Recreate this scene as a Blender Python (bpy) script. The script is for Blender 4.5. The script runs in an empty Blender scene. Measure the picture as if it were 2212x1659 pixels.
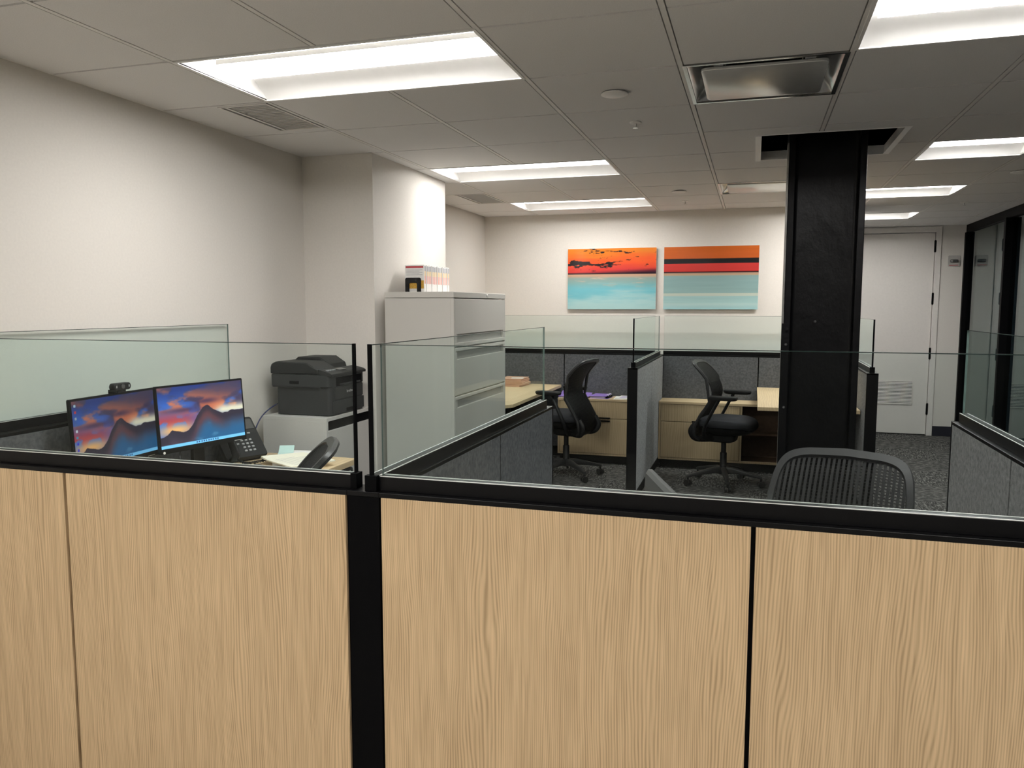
import bpy, math, random
import numpy as np
from mathutils import Vector, Matrix

random.seed(7)
PI = math.pi
S = bpy.context.scene
COL = S.collection

# ------------------------------------------------------------------ camera
EYE = 1.52
cam_d = bpy.data.cameras.new('camera')
cam = bpy.data.objects.new('camera', cam_d)
COL.objects.link(cam)
cam.location = (0, 0, EYE)
cam.rotation_euler = (PI / 2 - 0.09907, 0.0, 0.29725)
cam_d.sensor_width = 36.0
cam_d.lens = 1701.2 / 2212 * 36.0
cam_d.clip_start = 0.05
S.camera = cam

# ------------------------------------------------------------------ world, exposure
LAMP = 30.0            # radiance of a lit lamp diffuser
LAMP_COL = (1.0, 0.975, 0.945)
w = bpy.data.worlds.new('world'); S.world = w
w.use_nodes = True
w.node_tree.nodes['Background'].inputs[0].default_value = (0.02, 0.022, 0.028, 1)
w.node_tree.nodes['Background'].inputs[1].default_value = 0.5
vs = S.view_settings
vs.view_transform = 'Standard'; vs.look = 'None'; vs.gamma = 1.0; vs.use_curve_mapping = False
vs.exposure = 0.24
cy = S.cycles
cy.use_denoising = True
cy.use_light_tree = False
cy.adaptive_threshold = 0.015
cy.max_bounces = 7; cy.diffuse_bounces = 4; cy.glossy_bounces = 2
cy.transparent_max_bounces = 20
cy.caustics_reflective = False; cy.caustics_refractive = False
cy.sample_clamp_indirect = 6.0

# ------------------------------------------------------------------ material helpers
def lin(r, g, b):
    f = lambda c: (c / 255 / 12.92) if c <= 10 else ((c / 255 + .055) / 1.055) ** 2.4
    return (f(r), f(g), f(b), 1.0)

class NT:
    def __init__(s, name):
        s.m = bpy.data.materials.new(name); s.m.use_nodes = True
        s.t = s.m.node_tree; s.n = s.t.nodes; s.l = s.t.links
        s.p = s.n['Principled BSDF']; s.out = s.n['Material Output']
    def add(s, ty, **kw):
        n = s.n.new(ty)
        for k, v in kw.items():
            if hasattr(n, k): setattr(n, k, v)
            else: n.inputs[k].default_value = v
        return n
    def lk(s, a, b): s.l.new(a, b)
    def coord(s, scale=(1, 1, 1), rot=(0, 0, 0), kind='Object'):
        tc = s.add('ShaderNodeTexCoord'); mp = s.add('ShaderNodeMapping')
        mp.inputs['Scale'].default_value = scale; mp.inputs['Rotation'].default_value = rot
        s.lk(tc.outputs[kind], mp.inputs['Vector'])
        return mp.outputs['Vector']
    def noise(s, vec, scale, detail=3, rough=.5, dist=0):
        n = s.add('ShaderNodeTexNoise'); n.inputs['Scale'].default_value = scale
        n.inputs['Detail'].default_value = detail; n.inputs['Roughness'].default_value = rough
        n.inputs['Distortion'].default_value = dist
        s.lk(vec, n.inputs['Vector']); return n.outputs['Fac']
    def ramp(s, fac, stops):
        r = s.add('ShaderNodeValToRGB'); e = r.color_ramp.elements
        while len(e) < len(stops): e.new(.5)
        for el, (p, c) in zip(e, stops): el.position = p; el.color = c
        s.lk(fac, r.inputs['Fac']); return r.outputs['Color']
    def bump(s, h, strength=.2, dist=.01):
        b = s.add('ShaderNodeBump'); b.inputs['Strength'].default_value = strength
        b.inputs['Distance'].default_value = dist
        s.lk(h, b.inputs['Height']); s.lk(b.outputs['Normal'], s.p.inputs['Normal'])
    def base(s, c): s.lk(c, s.p.inputs['Base Color'])
    def set(s, **kw):
        for k, v in kw.items(): s.p.inputs[k].default_value = v
        return s

def plain(name, col, rough=.5, metal=0.0, spec=.5, nscale=0, namp=.06, bump=0):
    t = NT(name)
    t.set(**{'Roughness': rough, 'Metallic': metal, 'Specular IOR Level': spec})
    t.p.inputs['Base Color'].default_value = col
    if nscale:
        f = t.noise(t.coord(), nscale, 2 if bump else 1, .6)
        a = tuple(max(0, c * (1 - namp)) for c in col[:3]) + (1,)
        b = tuple(min(1, c * (1 + namp)) for c in col[:3]) + (1,)
        t.base(t.ramp(f, [(.3, a), (.7, b)]))
    return t.m

M = {}
M['wall'] = plain('wall_paint', (.80, .765, .71, 1), .75, 0, .3, 90, .02, .12)
M['wall_cool'] = plain('door_wall_paint', (.80, .77, .72, 1), .75, 0, .3, 90, .02, .12)
M['tile'] = plain('ceiling_tile', (.79, .78, .77, 1), .95, 0, .1, 260, .05, .25)
M['grid'] = plain('ceiling_grid', (.80, .78, .75, 1), .5, 0, .4, 40, .02)
M['deck'] = plain('plenum_deck', (.012, .012, .014, 1), .95, 0, .1, 8, .2)
M['trim'] = plain('white_trim_paint', (.93, .92, .90, 1), .4, 0, .5, 30, .01)
M['white'] = plain('white_enamel', (.88, .87, .85, 1), .35, 0, .5, 30, .01)
M['frame_paint'] = plain('door_enamel', (.84, .81, .77, 1), .45, 0, .4, 40, .015)
M['black'] = plain('black_powder_coat', (.0025, .0025, .003, 1), .5, 0, .05, 300, .15, .05)
M['blackcap'] = plain('black_cap_metal', (.003, .003, .0035, 1), .34, 0, .20, 300, .15, .04)
M['chrome'] = plain('bright_metal_edge', (.85, .84, .82, 1), .45, .6, .5, 50, .03)
M['alu'] = plain('brushed_aluminium', (.80, .80, .78, 1), .25, 1.0, .5, 60, .05)
M['guard'] = plain('dull_steel_guard', (.30, .29, .27, 1), .35, .7, .5, 30, .1)
M['plaque'] = plain('satin_plaque', (.86, .86, .83, 1), .30, .65, .5, 20, .02)
M['cabinet'] = plain('putty_grey_enamel', (.62, .60, .555, 1), .38, 0, .5, 400, .03, .06)
M['cabinet_in'] = plain('cabinet_recess', (.40, .39, .365, 1), .45, 0, .4, 60, .03)  # same enamel as the cabinet, recess shade put into the colour
M['stand'] = plain('silver_grey_laminate', (.60, .59, .565, 1), .5, 0, .4, 200, .04)
M['printer'] = plain('charcoal_plastic', (.030, .032, .033, 1), .55, 0, .25, 20, .03)
M['printer_dark'] = plain('black_textured_plastic', (.014, .015, .016, 1), .5, 0, .25, 20, .04)
M['dark'] = plain('dark_void', (.004, .004, .005, 1), .9, 0, .1, 20, .1)
M['chair'] = plain('chair_black_plastic', (.007, .0072, .0076, 1), .48, 0, .3, 250, .1, .08)
M['chair_grey'] = plain('chair_dark_grey_frame', (.020, .020, .021, 1), .42, 0, .4, 250, .06, .05)
M['seat'] = plain('seat_cloth', (.026, .027, .031, 1), .9, 0, .2, 700, .25, .25)
M['rubber'] = plain('caster_black', (.008, .008, .008, 1), .4, 0, .4, 60, .1)
M['steelgrey'] = plain('monitor_grey', (.07, .07, .07, 1), .5, 0, .3, 120, .03)
M['bezel'] = plain('monitor_bezel', (.004, .004, .0045, 1), .4, 0, .25, 100, .1)
M['paper'] = plain('white_paper', (.90, .89, .87, 1), .85, 0, .2, 60, .02)
M['cream'] = plain('cream_paper', (.90, .88, .74, 1), .85, 0, .2, 60, .02)
M['note'] = plain('mint_note', (.55, .76, .72, 1), .85, 0, .2, 60, .02)
M['manila'] = plain('salmon_manila_folder', (.74, .46, .33, 1), .8, 0, .2, 80, .05)
M['purple'] = plain('purple_folder', (.30, .19, .58, 1), .55, 0, .4, 60, .05)
M['lilac'] = plain('lilac_sheet', (.60, .55, .72, 1), .7, 0, .3, 60, .03)
M['red'] = plain('red_print', (.50, .06, .07, 1), .5, 0, .3, 60, .05)
M['gold'] = plain('gold_print', (.62, .36, .06, 1), .5, 0, .3, 120, .2)
M['peach'] = plain('peach_print', (.80, .62, .36, 1), .55, 0, .3, 60, .03)
M['pink'] = plain('pink_print', (.80, .45, .40, 1), .55, 0, .3, 60, .03)
M['greyprint'] = plain('grey_print', (.42, .42, .45, 1), .6, 0, .3, 60, .03)
M['cord'] = plain('blue_cable', (.035, .045, .12, 1), .5, 0, .4, 60, .05)
M['navy'] = plain('navy_vinyl_base', (.012, .013, .022, 1), .5, 0, .4, 60, .05)
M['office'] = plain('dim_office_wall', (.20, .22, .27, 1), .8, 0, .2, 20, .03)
M['cubby'] = plain('brown_cubby_lining', (.13, .075, .045, 1), .7, 0, .3, 40, .1)
M['key'] = plain('phone_key', (.34, .35, .36, 1), .5, 0, .4, 60, .05)
M['text'] = plain('grey_lettering', (.45, .45, .45, 1), .5, 0, .4, 60, .02)
M['strobe'] = plain('strobe_plate', (.48, .47, .45, 1), .4, 0, .5, 60, .02)
M['lens'] = plain('strobe_lens', (.10, .10, .10, 1), .15, 0, .6, 60, .05)
M['lobby'] = plain('pale_lobby_floor', (.42, .40, .36, 1), .7, 0, .4, 3, .08)  # unseen floor, made pale to bounce light up to the ceiling
M['lobby_wall'] = plain('dark_lobby_panelling', (.10, .09, .08, 1), .6, 0, .2, 4, .1)  # unseen wall, darkened so the front glass mirrors less
M['ledwhite'] = plain('white_plastic', (.92, .91, .89, 1), .4, 0, .5, 60, .02)

def lamp_mat(k):
    t = NT('lamp_diffuser')
    t.n.remove(t.p)
    e = t.add('ShaderNodeEmission')
    e.inputs[0].default_value = LAMP_COL + (1,); e.inputs[1].default_value = LAMP * k
    t.lk(e.outputs[0], t.out.inputs[0]); return t.m
M['lamp'] = lamp_mat(1.0); M['lamp_old'] = lamp_mat(.66); M['lamp_new'] = lamp_mat(1.25)   # strength tuned by row to even out the wall brightness

def wood(name, axis, base, dark, pitch=.0125, amp=.045, seed=0.0):
    """light ash laminate; grain runs along 'axis' (z: upright, x / y: lying)"""
    t = NT(name)
    if axis == 'z': sc = (1, 1, .17)
    elif axis == 'x': sc = (.17, 1, 1)
    else: sc = (1, .17, 1)
    tc = t.add('ShaderNodeTexCoord'); oi = t.add('ShaderNodeObjectInfo')
    off = t.add('ShaderNodeVectorMath', operation='MULTIPLY_ADD')
    cmb = t.add('ShaderNodeCombineXYZ')
    mul = t.add('ShaderNodeMath', operation='MULTIPLY'); mul.inputs[1].default_value = 37.0
    t.lk(oi.outputs['Random'], mul.inputs[0])
    for k in range(3): t.lk(mul.outputs[0], cmb.inputs[k])
    off.inputs[1].default_value = (1, 1, 1)
    t.lk(tc.outputs['Object'], off.inputs[0]); t.lk(cmb.outputs[0], off.inputs[2])
    mp = t.add('ShaderNodeMapping'); mp.inputs['Scale'].default_value = sc
    t.lk(off.outputs[0], mp.inputs['Vector']); v = mp.outputs['Vector']
    big = t.noise(v, 5.0, 2, .45)                 # cathedral waves
    mid = t.noise(v, 17.0, 2, .5)
    sep = t.add('ShaderNodeSeparateXYZ'); t.lk(v, sep.inputs[0])
    cross = sep.outputs['X' if axis != 'x' else 'Y']
    def math_(op, a, b):
        n = t.add('ShaderNodeMath', operation=op)
        for k, q in enumerate((a, b)):
            if isinstance(q, (int, float)): n.inputs[k].default_value = q
            else: t.lk(q, n.inputs[k])
        return n.outputs[0]
    ph = math_('ADD', math_('ADD', cross, math_('MULTIPLY', big, amp * 3.2)), math_('MULTIPLY', mid, amp * .5))
    s1 = math_('SINE', math_('MULTIPLY', ph, 2 * PI / pitch), 0)
    s1 = math_('ADD', math_('MULTIPLY', s1, .5), .5)
    s1 = math_('POWER', s1, 1.6)
    mpf = t.add('ShaderNodeMapping'); mpf.inputs['Scale'].default_value = tuple(.06 if q < .5 else 1 for q in sc)
    t.lk(v, mpf.inputs['Vector'])
    fine = t.noise(mpf.outputs['Vector'], 420, 2, .6)
    blotch = t.noise(v, 9.0, 2, .5)
    mps = t.add('ShaderNodeMapping'); mps.inputs['Scale'].default_value = tuple(.25 if q < .5 else 1 for q in sc)
    t.lk(v, mps.inputs['Vector']); streak = t.noise(mps.outputs['Vector'], 95, 2, .6)
    fac = math_('ADD', math_('MULTIPLY', math_('MULTIPLY', s1, math_('MULTIPLY', streak, 2.0)), .30), math_('ADD', math_('MULTIPLY', fine, .40), math_('ADD', math_('MULTIPLY', streak, .42), math_('MULTIPLY', blotch, .16))))
    c = t.ramp(fac, [(.24, base), (.90, dark)])
    t.base(c); t.set(Roughness=.48, **{'Specular IOR Level': .35})
    return t.m
M['wood'] = wood('ash_laminate_upright', 'z', (.80, .590, .352, 1), (.43, .298, .165, 1), .0060, .038)
M['wood_y'] = wood('ash_worktop', 'y', (.76, .60, .38, 1), (.60, .45, .27, 1), .02)
M['wood_x'] = wood('ash_worktop_across', 'x', (.76, .60, .38, 1), (.60, .45, .27, 1), .02)
M['wood_d'] = wood('ash_drawer_front', 'z', (.68, .53, .33, 1), (.52, .39, .23, 1), .02)

def fabric(name, c):
    t = NT(name)
    v = t.coord((1, 1, 1))
    a = t.noise(v, 420, 3, .7); b = t.noise(v, 60, 3, .6)
    m = t.add('ShaderNodeMath', operation='ADD'); t.lk(a, m.inputs[0]); t.lk(b, m.inputs[1])
    h = t.add('ShaderNodeMath', operation='MULTIPLY'); t.lk(m.outputs[0], h.inputs[0]); h.inputs[1].default_value = .5
    lo = tuple(q * .62 for q in c) + (1,); hi = tuple(q * 1.42 for q in c) + (1,)
    t.base(t.ramp(h.outputs[0], [(.36, lo), (.64, hi)]))
    t.set(Roughness=.95, **{'Specular IOR Level': .15})
    return t.m
M['fabric'] = fabric('grey_panel_fabric', (.10, .104, .112))
M['fabric_l'] = fabric('light_grey_panel_fabric', (.30, .305, .31))  # lit copy of the panel fabric, lamp light put into the colour
M['fabric_r'] = fabric('warm_grey_panel_fabric', (.19, .19, .19))

def carpet():
    t = NT('carpet')
    # strokes lie along x or along y from tile to tile
    v1 = t.coord((48, 10, 1)); v2 = t.coord((14, 44, 1), (0, 0, .5))
    a = t.noise(v1, 1.6, 3, .6, .4); b = t.noise(v2, 1.6, 3, .6, .4)
    ck = t.add('ShaderNodeTexChecker'); t.lk(t.coord((1, 1, 1)), ck.inputs['Vector'])
    ck.inputs['Scale'].default_value = 1 / .61
    mx = t.add('ShaderNodeMix', data_type='FLOAT')
    t.lk(ck.outputs['Fac'], mx.inputs[0]); t.lk(a, mx.inputs[2]); t.lk(b, mx.inputs[3])
    f = mx.outputs[0]
    t.base(t.ramp(f, [(.36, (.022, .022, .022, 1)), (.50, (.07, .068, .066, 1)), (.66, (.23, .225, .21, 1))]))
    t.set(Roughness=.97, **{'Specular IOR Level': .1})
    return t.m
M['carpet'] = carpet()

def column_paint():
    t = NT('thick_black_paint')
    v = t.coord((1, 1, .7))
    a = t.noise(v, 4.5, 3, .5, .3); b = t.noise(v, 34, 3, .6)
    vo = t.add('ShaderNodeTexVoronoi'); vo.inputs['Scale'].default_value = 6.0; t.lk(v, vo.inputs['Vector'])
    blob = t.ramp(vo.outputs['Distance'], [(.0, (1, 1, 1, 1)), (.07, (0, 0, 0, 1))])
    m = t.add('ShaderNodeMath', operation='MULTIPLY_ADD'); t.lk(b, m.inputs[0]); m.inputs[1].default_value = .25; t.lk(a, m.inputs[2])
    m2 = t.add('ShaderNodeMath', operation='MULTIPLY_ADD'); t.lk(blob, m2.inputs[0]); m2.inputs[1].default_value = .35; t.lk(m.outputs[0], m2.inputs[2])
    t.base(t.ramp(a, [(.3, (.0022, .0022, .0026, 1)), (.7, (.0045, .0045, .005, 1))]))
    t.set(Roughness=.34, **{'Specular IOR Level': .20})
    t.bump(m2.outputs[0], .42, .012); return t.m
M['column'] = column_paint()

def glass(name, tint, refl=1.0):
    """clear float glass, tinted by what passes it; one tint per face of the slab"""
    t = NT(name); t.n.remove(t.p)
    tr = t.add('ShaderNodeBsdfTransparent'); tr.inputs[0].default_value = tint + (1,)
    gl = t.add('ShaderNodeBsdfGlossy'); gl.inputs['Roughness'].default_value = 0.0
    gl.inputs['Color'].default_value = (.95, 1, .98, 1)
    lw = t.add('ShaderNodeLayerWeight'); lw.inputs['Blend'].default_value = .5      # Schlick: .04 + .96 (1 - cos)^5
    pw = t.add('ShaderNodeMath', operation='POWER'); pw.inputs[1].default_value = 5.0
    t.lk(lw.outputs['Facing'], pw.inputs[0])
    mu = t.add('ShaderNodeMath', operation='MULTIPLY_ADD'); mu.inputs[1].default_value = .96 * refl; mu.inputs[2].default_value = .04 * refl
    t.lk(pw.outputs[0], mu.inputs[0])
    mx = t.add('ShaderNodeMixShader')
    t.lk(mu.outputs[0], mx.inputs[0]); t.lk(tr.outputs[0], mx.inputs[1]); t.lk(gl.outputs[0], mx.inputs[2])
    t.lk(mx.outputs[0], t.out.inputs[0]); return t.m
M['glass'] = glass('green_tinted_glass', (.944, .976, .969), .26)
M['glass_store'] = glass('dark_office_glass', (.62, .70, .71), 1.2)
M['glass_edge'] = plain('polished_glass_edge', (.022, .040, .036, 1), .15, 0, .6, 30, .1)

M['glass_end'] = plain('polished_glass_end', (.14, .19, .175, 1), .2, 0, .5, 30, .1)
def painted(name, emit=0.0, rough=.12):
    t = NT(name)
    a = t.add('ShaderNodeVertexColor'); a.layer_name = 'Col'
    if emit:
        t.p.inputs['Base Color'].default_value = (.01, .01, .01, 1)
        t.lk(a.outputs['Color'], t.p.inputs['Emission Color']); t.p.inputs['Emission Strength'].default_value = emit
    else: t.base(a.outputs['Color'])
    t.set(Roughness=rough, **{'Specular IOR Level': .4 if not emit else .3})
    return t.m
M['screen'] = painted('lit_screen', 1.1, .35)
M['screen_dim'] = painted('dimmer_lit_screen', .62, .35); M['screen_dim'].cycles.emission_sampling = 'NONE'
M['screen'].cycles.emission_sampling = 'NONE'   # tens of thousands of dim faces: found by bounces only
M['art'] = painted('gloss_art_print', 0.0, .10)

# ------------------------------------------------------------------ geometry helpers
class MB:
    def __init__(s): s.v = []; s.f = []
    def add(s, verts, faces):
        o = len(s.v); s.v += [tuple(q) for q in verts]; s.f += [tuple(i + o for i in f) for f in faces]; return s
    def box(s, x0, x1, y0, y1, z0, z1):
        return s.add([(x0, y0, z0), (x1, y0, z0), (x1, y1, z0), (x0, y1, z0), (x0, y0, z1), (x1, y0, z1), (x1, y1, z1), (x0, y1, z1)],
                     [(0, 3, 2, 1), (4, 5, 6, 7), (0, 1, 5, 4), (1, 2, 6, 5), (2, 3, 7, 6), (3, 0, 4, 7)])
    def loft(s, rings, cap=True, closed=True):
        n = len(rings[0]); o = len(s.v)
        for r in rings: s.v += [tuple(q) for q in r]
        for a in range(len(rings) - 1):
            for k in range(n if closed else n - 1):
                k2 = (k + 1) % n
                s.f.append((o + a * n + k, o + a * n + k2, o + (a + 1) * n + k2, o + (a + 1) * n + k))
        if cap and closed:
            s.f.append(tuple(o + k for k in reversed(range(n))))
            s.f.append(tuple(o + (len(rings) - 1) * n + k for k in range(n)))
        return s
    def prism(s, pts, axis, a, b):
        """polygon pts (2-D) pushed along axis from a to b"""
        def P(q, t): return {'x': (t, q[0], q[1]), 'y': (q[0], t, q[1]), 'z': (q[0], q[1], t)}[axis]
        return s.loft([[P(q, a) for q in pts], [P(q, b) for q in pts]])
    def tube(s, path, r, n=10, flat=None):
        """round (or flattened) bar along a path; r may be a list"""
        path = [Vector(p) for p in path]; rings = []
        up0 = Vector((0, 0, 1)); prev = None
        for k, p in enumerate(path):
            d = (path[min(k + 1, len(path) - 1)] - path[max(k - 1, 0)]).normalized()
            if prev is None:
                a = d.cross(up0)
                if a.length < 1e-3: a = d.cross(Vector((0, 1, 0)))
                a.normalize()
            else:
                a = (prev - d * prev.dot(d)).normalized()
            prev = a; b = d.cross(a)
            rr = r[k] if isinstance(r, (list, tuple)) else r
            ra, rb = (rr, rr) if flat is None else (rr * flat[0], rr * flat[1])
            rings.append([p + a * ra * math.cos(2 * PI * i / n) + b * rb * math.sin(2 * PI * i / n) for i in range(n)])
        return s.loft(rings)
    def lathe(s, prof, c=(0, 0, 0), n=24, axis='z'):
        rings = []
        for r, h in prof:
            rg = []
            for i in range(n):
                a = 2 * PI * i / n; u, v2 = r * math.cos(a), r * math.sin(a)
                rg.append({'z': (c[0] + u, c[1] + v2, c[2] + h), 'x': (c[0] + h, c[1] + u, c[2] + v2), 'y': (c[0] + u, c[1] + h, c[2] + v2)}[axis])
            rings.append(rg)
        return s.loft(rings)

def catmull(pts, n):
    pts = [np.array(p, float) for p in pts]; out = []
    for k in range(len(pts) - 1):
        p0, p1, p2, p3 = pts[max(k - 1, 0)], pts[k], pts[k + 1], pts[min(k + 2, len(pts) - 1)]
        for i in range(n):
            t = i / n
            out.append(.5 * ((2 * p1) + (-p0 + p2) * t + (2 * p0 - 5 * p1 + 4 * p2 - p3) * t * t + (-p0 + 3 * p1 - 3 * p2 + p3) * t ** 3))
    out.append(pts[-1]); return out

def rrect(w, h, r, n=5, cx=0, cy=0):
    out = []
    for qx, qy, a0 in ((1, 1, 0), (-1, 1, 90), (-1, -1, 180), (1, -1, 270)):
        for i in range(n + 1):
            a = math.radians(a0 + 90 * i / n)
            out.append((cx + qx * (w / 2 - r) + r * math.cos(a), cy + qy * (h / 2 - r) + r * math.sin(a)))
    return out

def obj(name, mb, mat, parent=None, bevel=0.0, smooth=False, seg=2, recalc=True):
    me = bpy.data.meshes.new(name)
    me.from_pydata([tuple(map(float, q)) for q in mb.v], [], mb.f); me.update()
    if recalc:
        import bmesh
        bm = bmesh.new(); bm.from_mesh(me); bmesh.ops.recalc_face_normals(bm, faces=bm.faces); bm.to_mesh(me); bm.free()
    me.materials.append(M[mat] if isinstance(mat, str) else mat)
    o = bpy.data.objects.new(name, me); COL.objects.link(o)
    if parent is not None: o.parent = parent
    if smooth:
        me.polygons.foreach_set('use_smooth', [True] * len(me.polygons)); me.set_sharp_from_angle(angle=math.radians(38))
    if bevel:
        b = o.modifiers.new('bevel', 'BEVEL'); b.width = bevel; b.segments = seg; b.limit_method = 'ANGLE'; b.angle_limit = math.radians(40)
    return o

def inst(src, parent, loc=(0, 0, 0), rotz=0):
    o = src.copy(); COL.objects.link(o); o.parent = parent; o.location = loc; o.rotation_euler = (0, 0, rotz); return o

def tag(o, label, cat, group=None):
    o['label'] = label; o['category'] = cat
    if group: o['group'] = group
    return o
def thing(name, label, cat, loc=(0, 0, 0), rotz=0, group=None):
    o = bpy.data.objects.new(name, None); COL.objects.link(o); o.empty_display_size = .05
    o.location = loc; o.rotation_euler = (0, 0, rotz); return tag(o, label, cat, group)
def struct(name, mb, mat, bevel=0.0):
    o = obj(name, mb, mat, None, bevel); o['kind'] = 'structure'; return o
def B(*a): return MB().box(*a)

def text(s, size, mat, parent, loc, rot, name='lettering'):
    c = bpy.data.curves.new(name, 'FONT'); c.body = s; c.size = size; c.extrude = .0004; c.align_x = 'CENTER'; c.align_y = 'CENTER'
    c.materials.append(M[mat]); o = bpy.data.objects.new(name, c); COL.objects.link(o)
    me = bpy.data.meshes.new_from_object(o); bpy.data.objects.remove(o)
    o = bpy.data.objects.new(name, me); COL.objects.link(o)
    o.parent = parent; o.location = loc; o.rotation_euler = rot; return o

# ------------------------------------------------------------------ noise for printed pictures
_rng = np.random.RandomState(5)
_lat = _rng.rand(64, 64)
def vnoise(x, y):
    x0 = np.floor(x).astype(int); y0 = np.floor(y).astype(int); fx = x - x0; fy = y - y0
    fx = fx * fx * (3 - 2 * fx); fy = fy * fy * (3 - 2 * fy)
    g = lambda a, b: _lat[a % 64, b % 64]
    return (g(x0, y0) * (1 - fx) + g(x0 + 1, y0) * fx) * (1 - fy) + (g(x0, y0 + 1) * (1 - fx) + g(x0 + 1, y0 + 1) * fx) * fy
def fbm(x, y, o=4):
    s = 0; a = .5
    for k in range(o): s = s + a * vnoise(x * 2 ** k + 9 * k, y * 2 ** k + 5 * k); a *= .5
    return s / (1 - .5 ** o)
def srgb(c):
    c = np.asarray(c, float) / 255; return np.where(c <= .04045, c / 12.92, ((c + .055) / 1.055) ** 2.4)
def mixc(a, b, t):
    t = np.clip(t, 0, 1)[..., None]; return a * (1 - t) + b * t
def sm(e0, e1, x):
    t = np.clip((x - e0) / (e1 - e0), 0, 1); return t * t * (3 - 2 * t)
def picture(name, W, H, nx, ny, fn, mat, parent, loc, y=0.0):
    """flat print W x H in the local x-z plane (facing -y), its colours from fn(u, v)"""
    us = np.linspace(0, 1, nx + 1); vv = np.linspace(0, 1, ny + 1); U, V = np.meshgrid(us, vv)
    c = np.clip(fn(U, V), 0, 1)
    verts = np.stack([(U - .5) * W, np.full_like(U, y), (V - .5) * H], -1).reshape(-1, 3)
    idx = np.arange((nx + 1) * (ny + 1)).reshape(ny + 1, nx + 1)
    fc = np.stack([idx[:-1, :-1], idx[:-1, 1:], idx[1:, 1:], idx[1:, :-1]], -1).reshape(-1, 4)
    me = bpy.data.meshes.new(name); me.from_pydata(verts.tolist(), [], fc.tolist()); me.update()
    at = me.color_attributes.new('Col', 'FLOAT_COLOR', 'POINT')
    rgba = np.concatenate([srgb(c * 255), np.ones(c.shape[:2] + (1,))], -1).reshape(-1)
    at.data.foreach_set('color', rgba.astype(np.float32))
    me.materials.append(M[mat]); o = bpy.data.objects.new(name, me); COL.objects.link(o); o.parent = parent; o.location = loc
    return o

# ================================================================== the room
CEIL = 2.433; GX = -.907; GY = 3.165; U = .6096
XL, XR = -2.70, 2.30          # left wall, storefront
YB, YD, YN = 7.85, 10.2, -4.4  # back wall, door wall, wall behind the camera
def gx(i): return GX + i * U
def gy(j): return GY + j * U

struct('floor', B(XL - .1, 5.4, 1.80, YD + .1, -.06, 0), 'carpet')
struct('floor_lobby', B(XL - .1, 5.4, YN - .1, 1.80, -.06, 0), 'lobby')
struct('wall_left', B(XL - .12, XL, YN - .1, YB + .05, 0, 2.76), 'wall')
struct('wall_column_casing', B(XL, -2.22, 4.38, 5.55, 0, 2.76), 'wall')
struct('wall_back', B(XL - .12, .90, YB, YD + .1, 0, 2.76), 'wall')
struct('wall_door', MB().box(.90, 1.06, YD, YD + .12, 0, 2.76).box(2.03, XR + .02, YD, YD + .12, 0, 2.76).box(1.06, 2.03, YD, YD + .12, 2.40, 2.76), 'wall_cool')
struct('wall_behind', B(XL - .12, 5.4, YN - .12, YN, 0, 2.76), 'lobby_wall')
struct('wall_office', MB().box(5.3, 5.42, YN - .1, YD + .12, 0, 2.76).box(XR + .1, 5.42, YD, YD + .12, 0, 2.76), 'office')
struct('baseboard_door', B(2.035, XR - .03, YD - .012, YD - .001, 0, .115), 'navy', .002)

# ---- ceiling: deck, tee grid, tiles one by one
ceiling = struct('ceiling', B(XL - .12, 5.42, YN - .12, YD + .12, 2.70, 2.76), 'deck')
LIGHTS = [(-2, 0, -1), (-2, 0, 3), (-2, 0, 6), (2, 4, -1), (3, 4, 3), (2, 4, 6), (2, 4, 9),
          (-2, 0, -6), (2, 4, -6), (-2, 0, -10), (2, 4, -10)]
DIFF = [(1, 0), (1, 5)]
OPEN = (-.017, .742, 4.55, 5.31)
VENTS = [(-2.405, -2.14, 3.185, 3.70), (-2.405, -2.14, 6.225, 6.80)]
taken = set()
for a, b, j in LIGHTS:
    for i in range(a, b): taken.add((i, j))
taken |= set(DIFF)
def cut(rects, c):
    out = []
    for (x0, x1, y0, y1) in rects:
        cx0, cx1, cy0, cy1 = max(x0, c[0]), min(x1, c[1]), max(y0, c[2]), min(y1, c[3])
        if cx0 >= cx1 or cy0 >= cy1: out.append((x0, x1, y0, y1)); continue
        for q in ((x0, x1, y0, cy0), (x0, x1, cy1, y1), (x0, cx0, cy0, cy1), (cx1, x1, cy0, cy1)):
            if q[1] - q[0] > 1e-4 and q[3] - q[2] > 1e-4: out.append(q)
    return out
tile_cache = {}
far_slab = MB()
for j in range(-13, 12):
    for i in range(-3, 6):
        if (i, j) in taken: continue
        x0, x1, y0, y1 = max(gx(i), XL) + .0135, min(gx(i + 1), XR + .03) - .0135, max(gy(j), YN) + .006, min(gy(j + 1), YD) - .006
        if x1 - x0 < .02 or y1 - y0 < .02: continue
        rects = [(x0, x1, y0, y1)]
        for c in [OPEN] + VENTS: rects = cut(rects, c)
        if not rects: continue
        if j < -3:
            far_slab.box(x0, x1, y0, y1, CEIL, CEIL + .016); continue
        cx, cy_ = (x0 + x1) / 2, (y0 + y1) / 2
        key = tuple(round(v, 4) for r in rects for v in (r[0] - cx, r[1] - cx, r[2] - cy_, r[3] - cy_))
        if key not in tile_cache:
            mb = MB()
            for r in rects: mb.box(r[0] - cx, r[1] - cx, r[2] - cy_, r[3] - cy_, 0, .016)
            o = obj('ceiling_tile', mb, 'tile', ceiling); o.location = (cx, cy_, CEIL); tile_cache[key] = o
        else: inst(tile_cache[key], ceiling, (cx, cy_, CEIL))
o = obj('ceiling_field', far_slab, 'tile', ceiling); o['kind'] = 'stuff'
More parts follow.
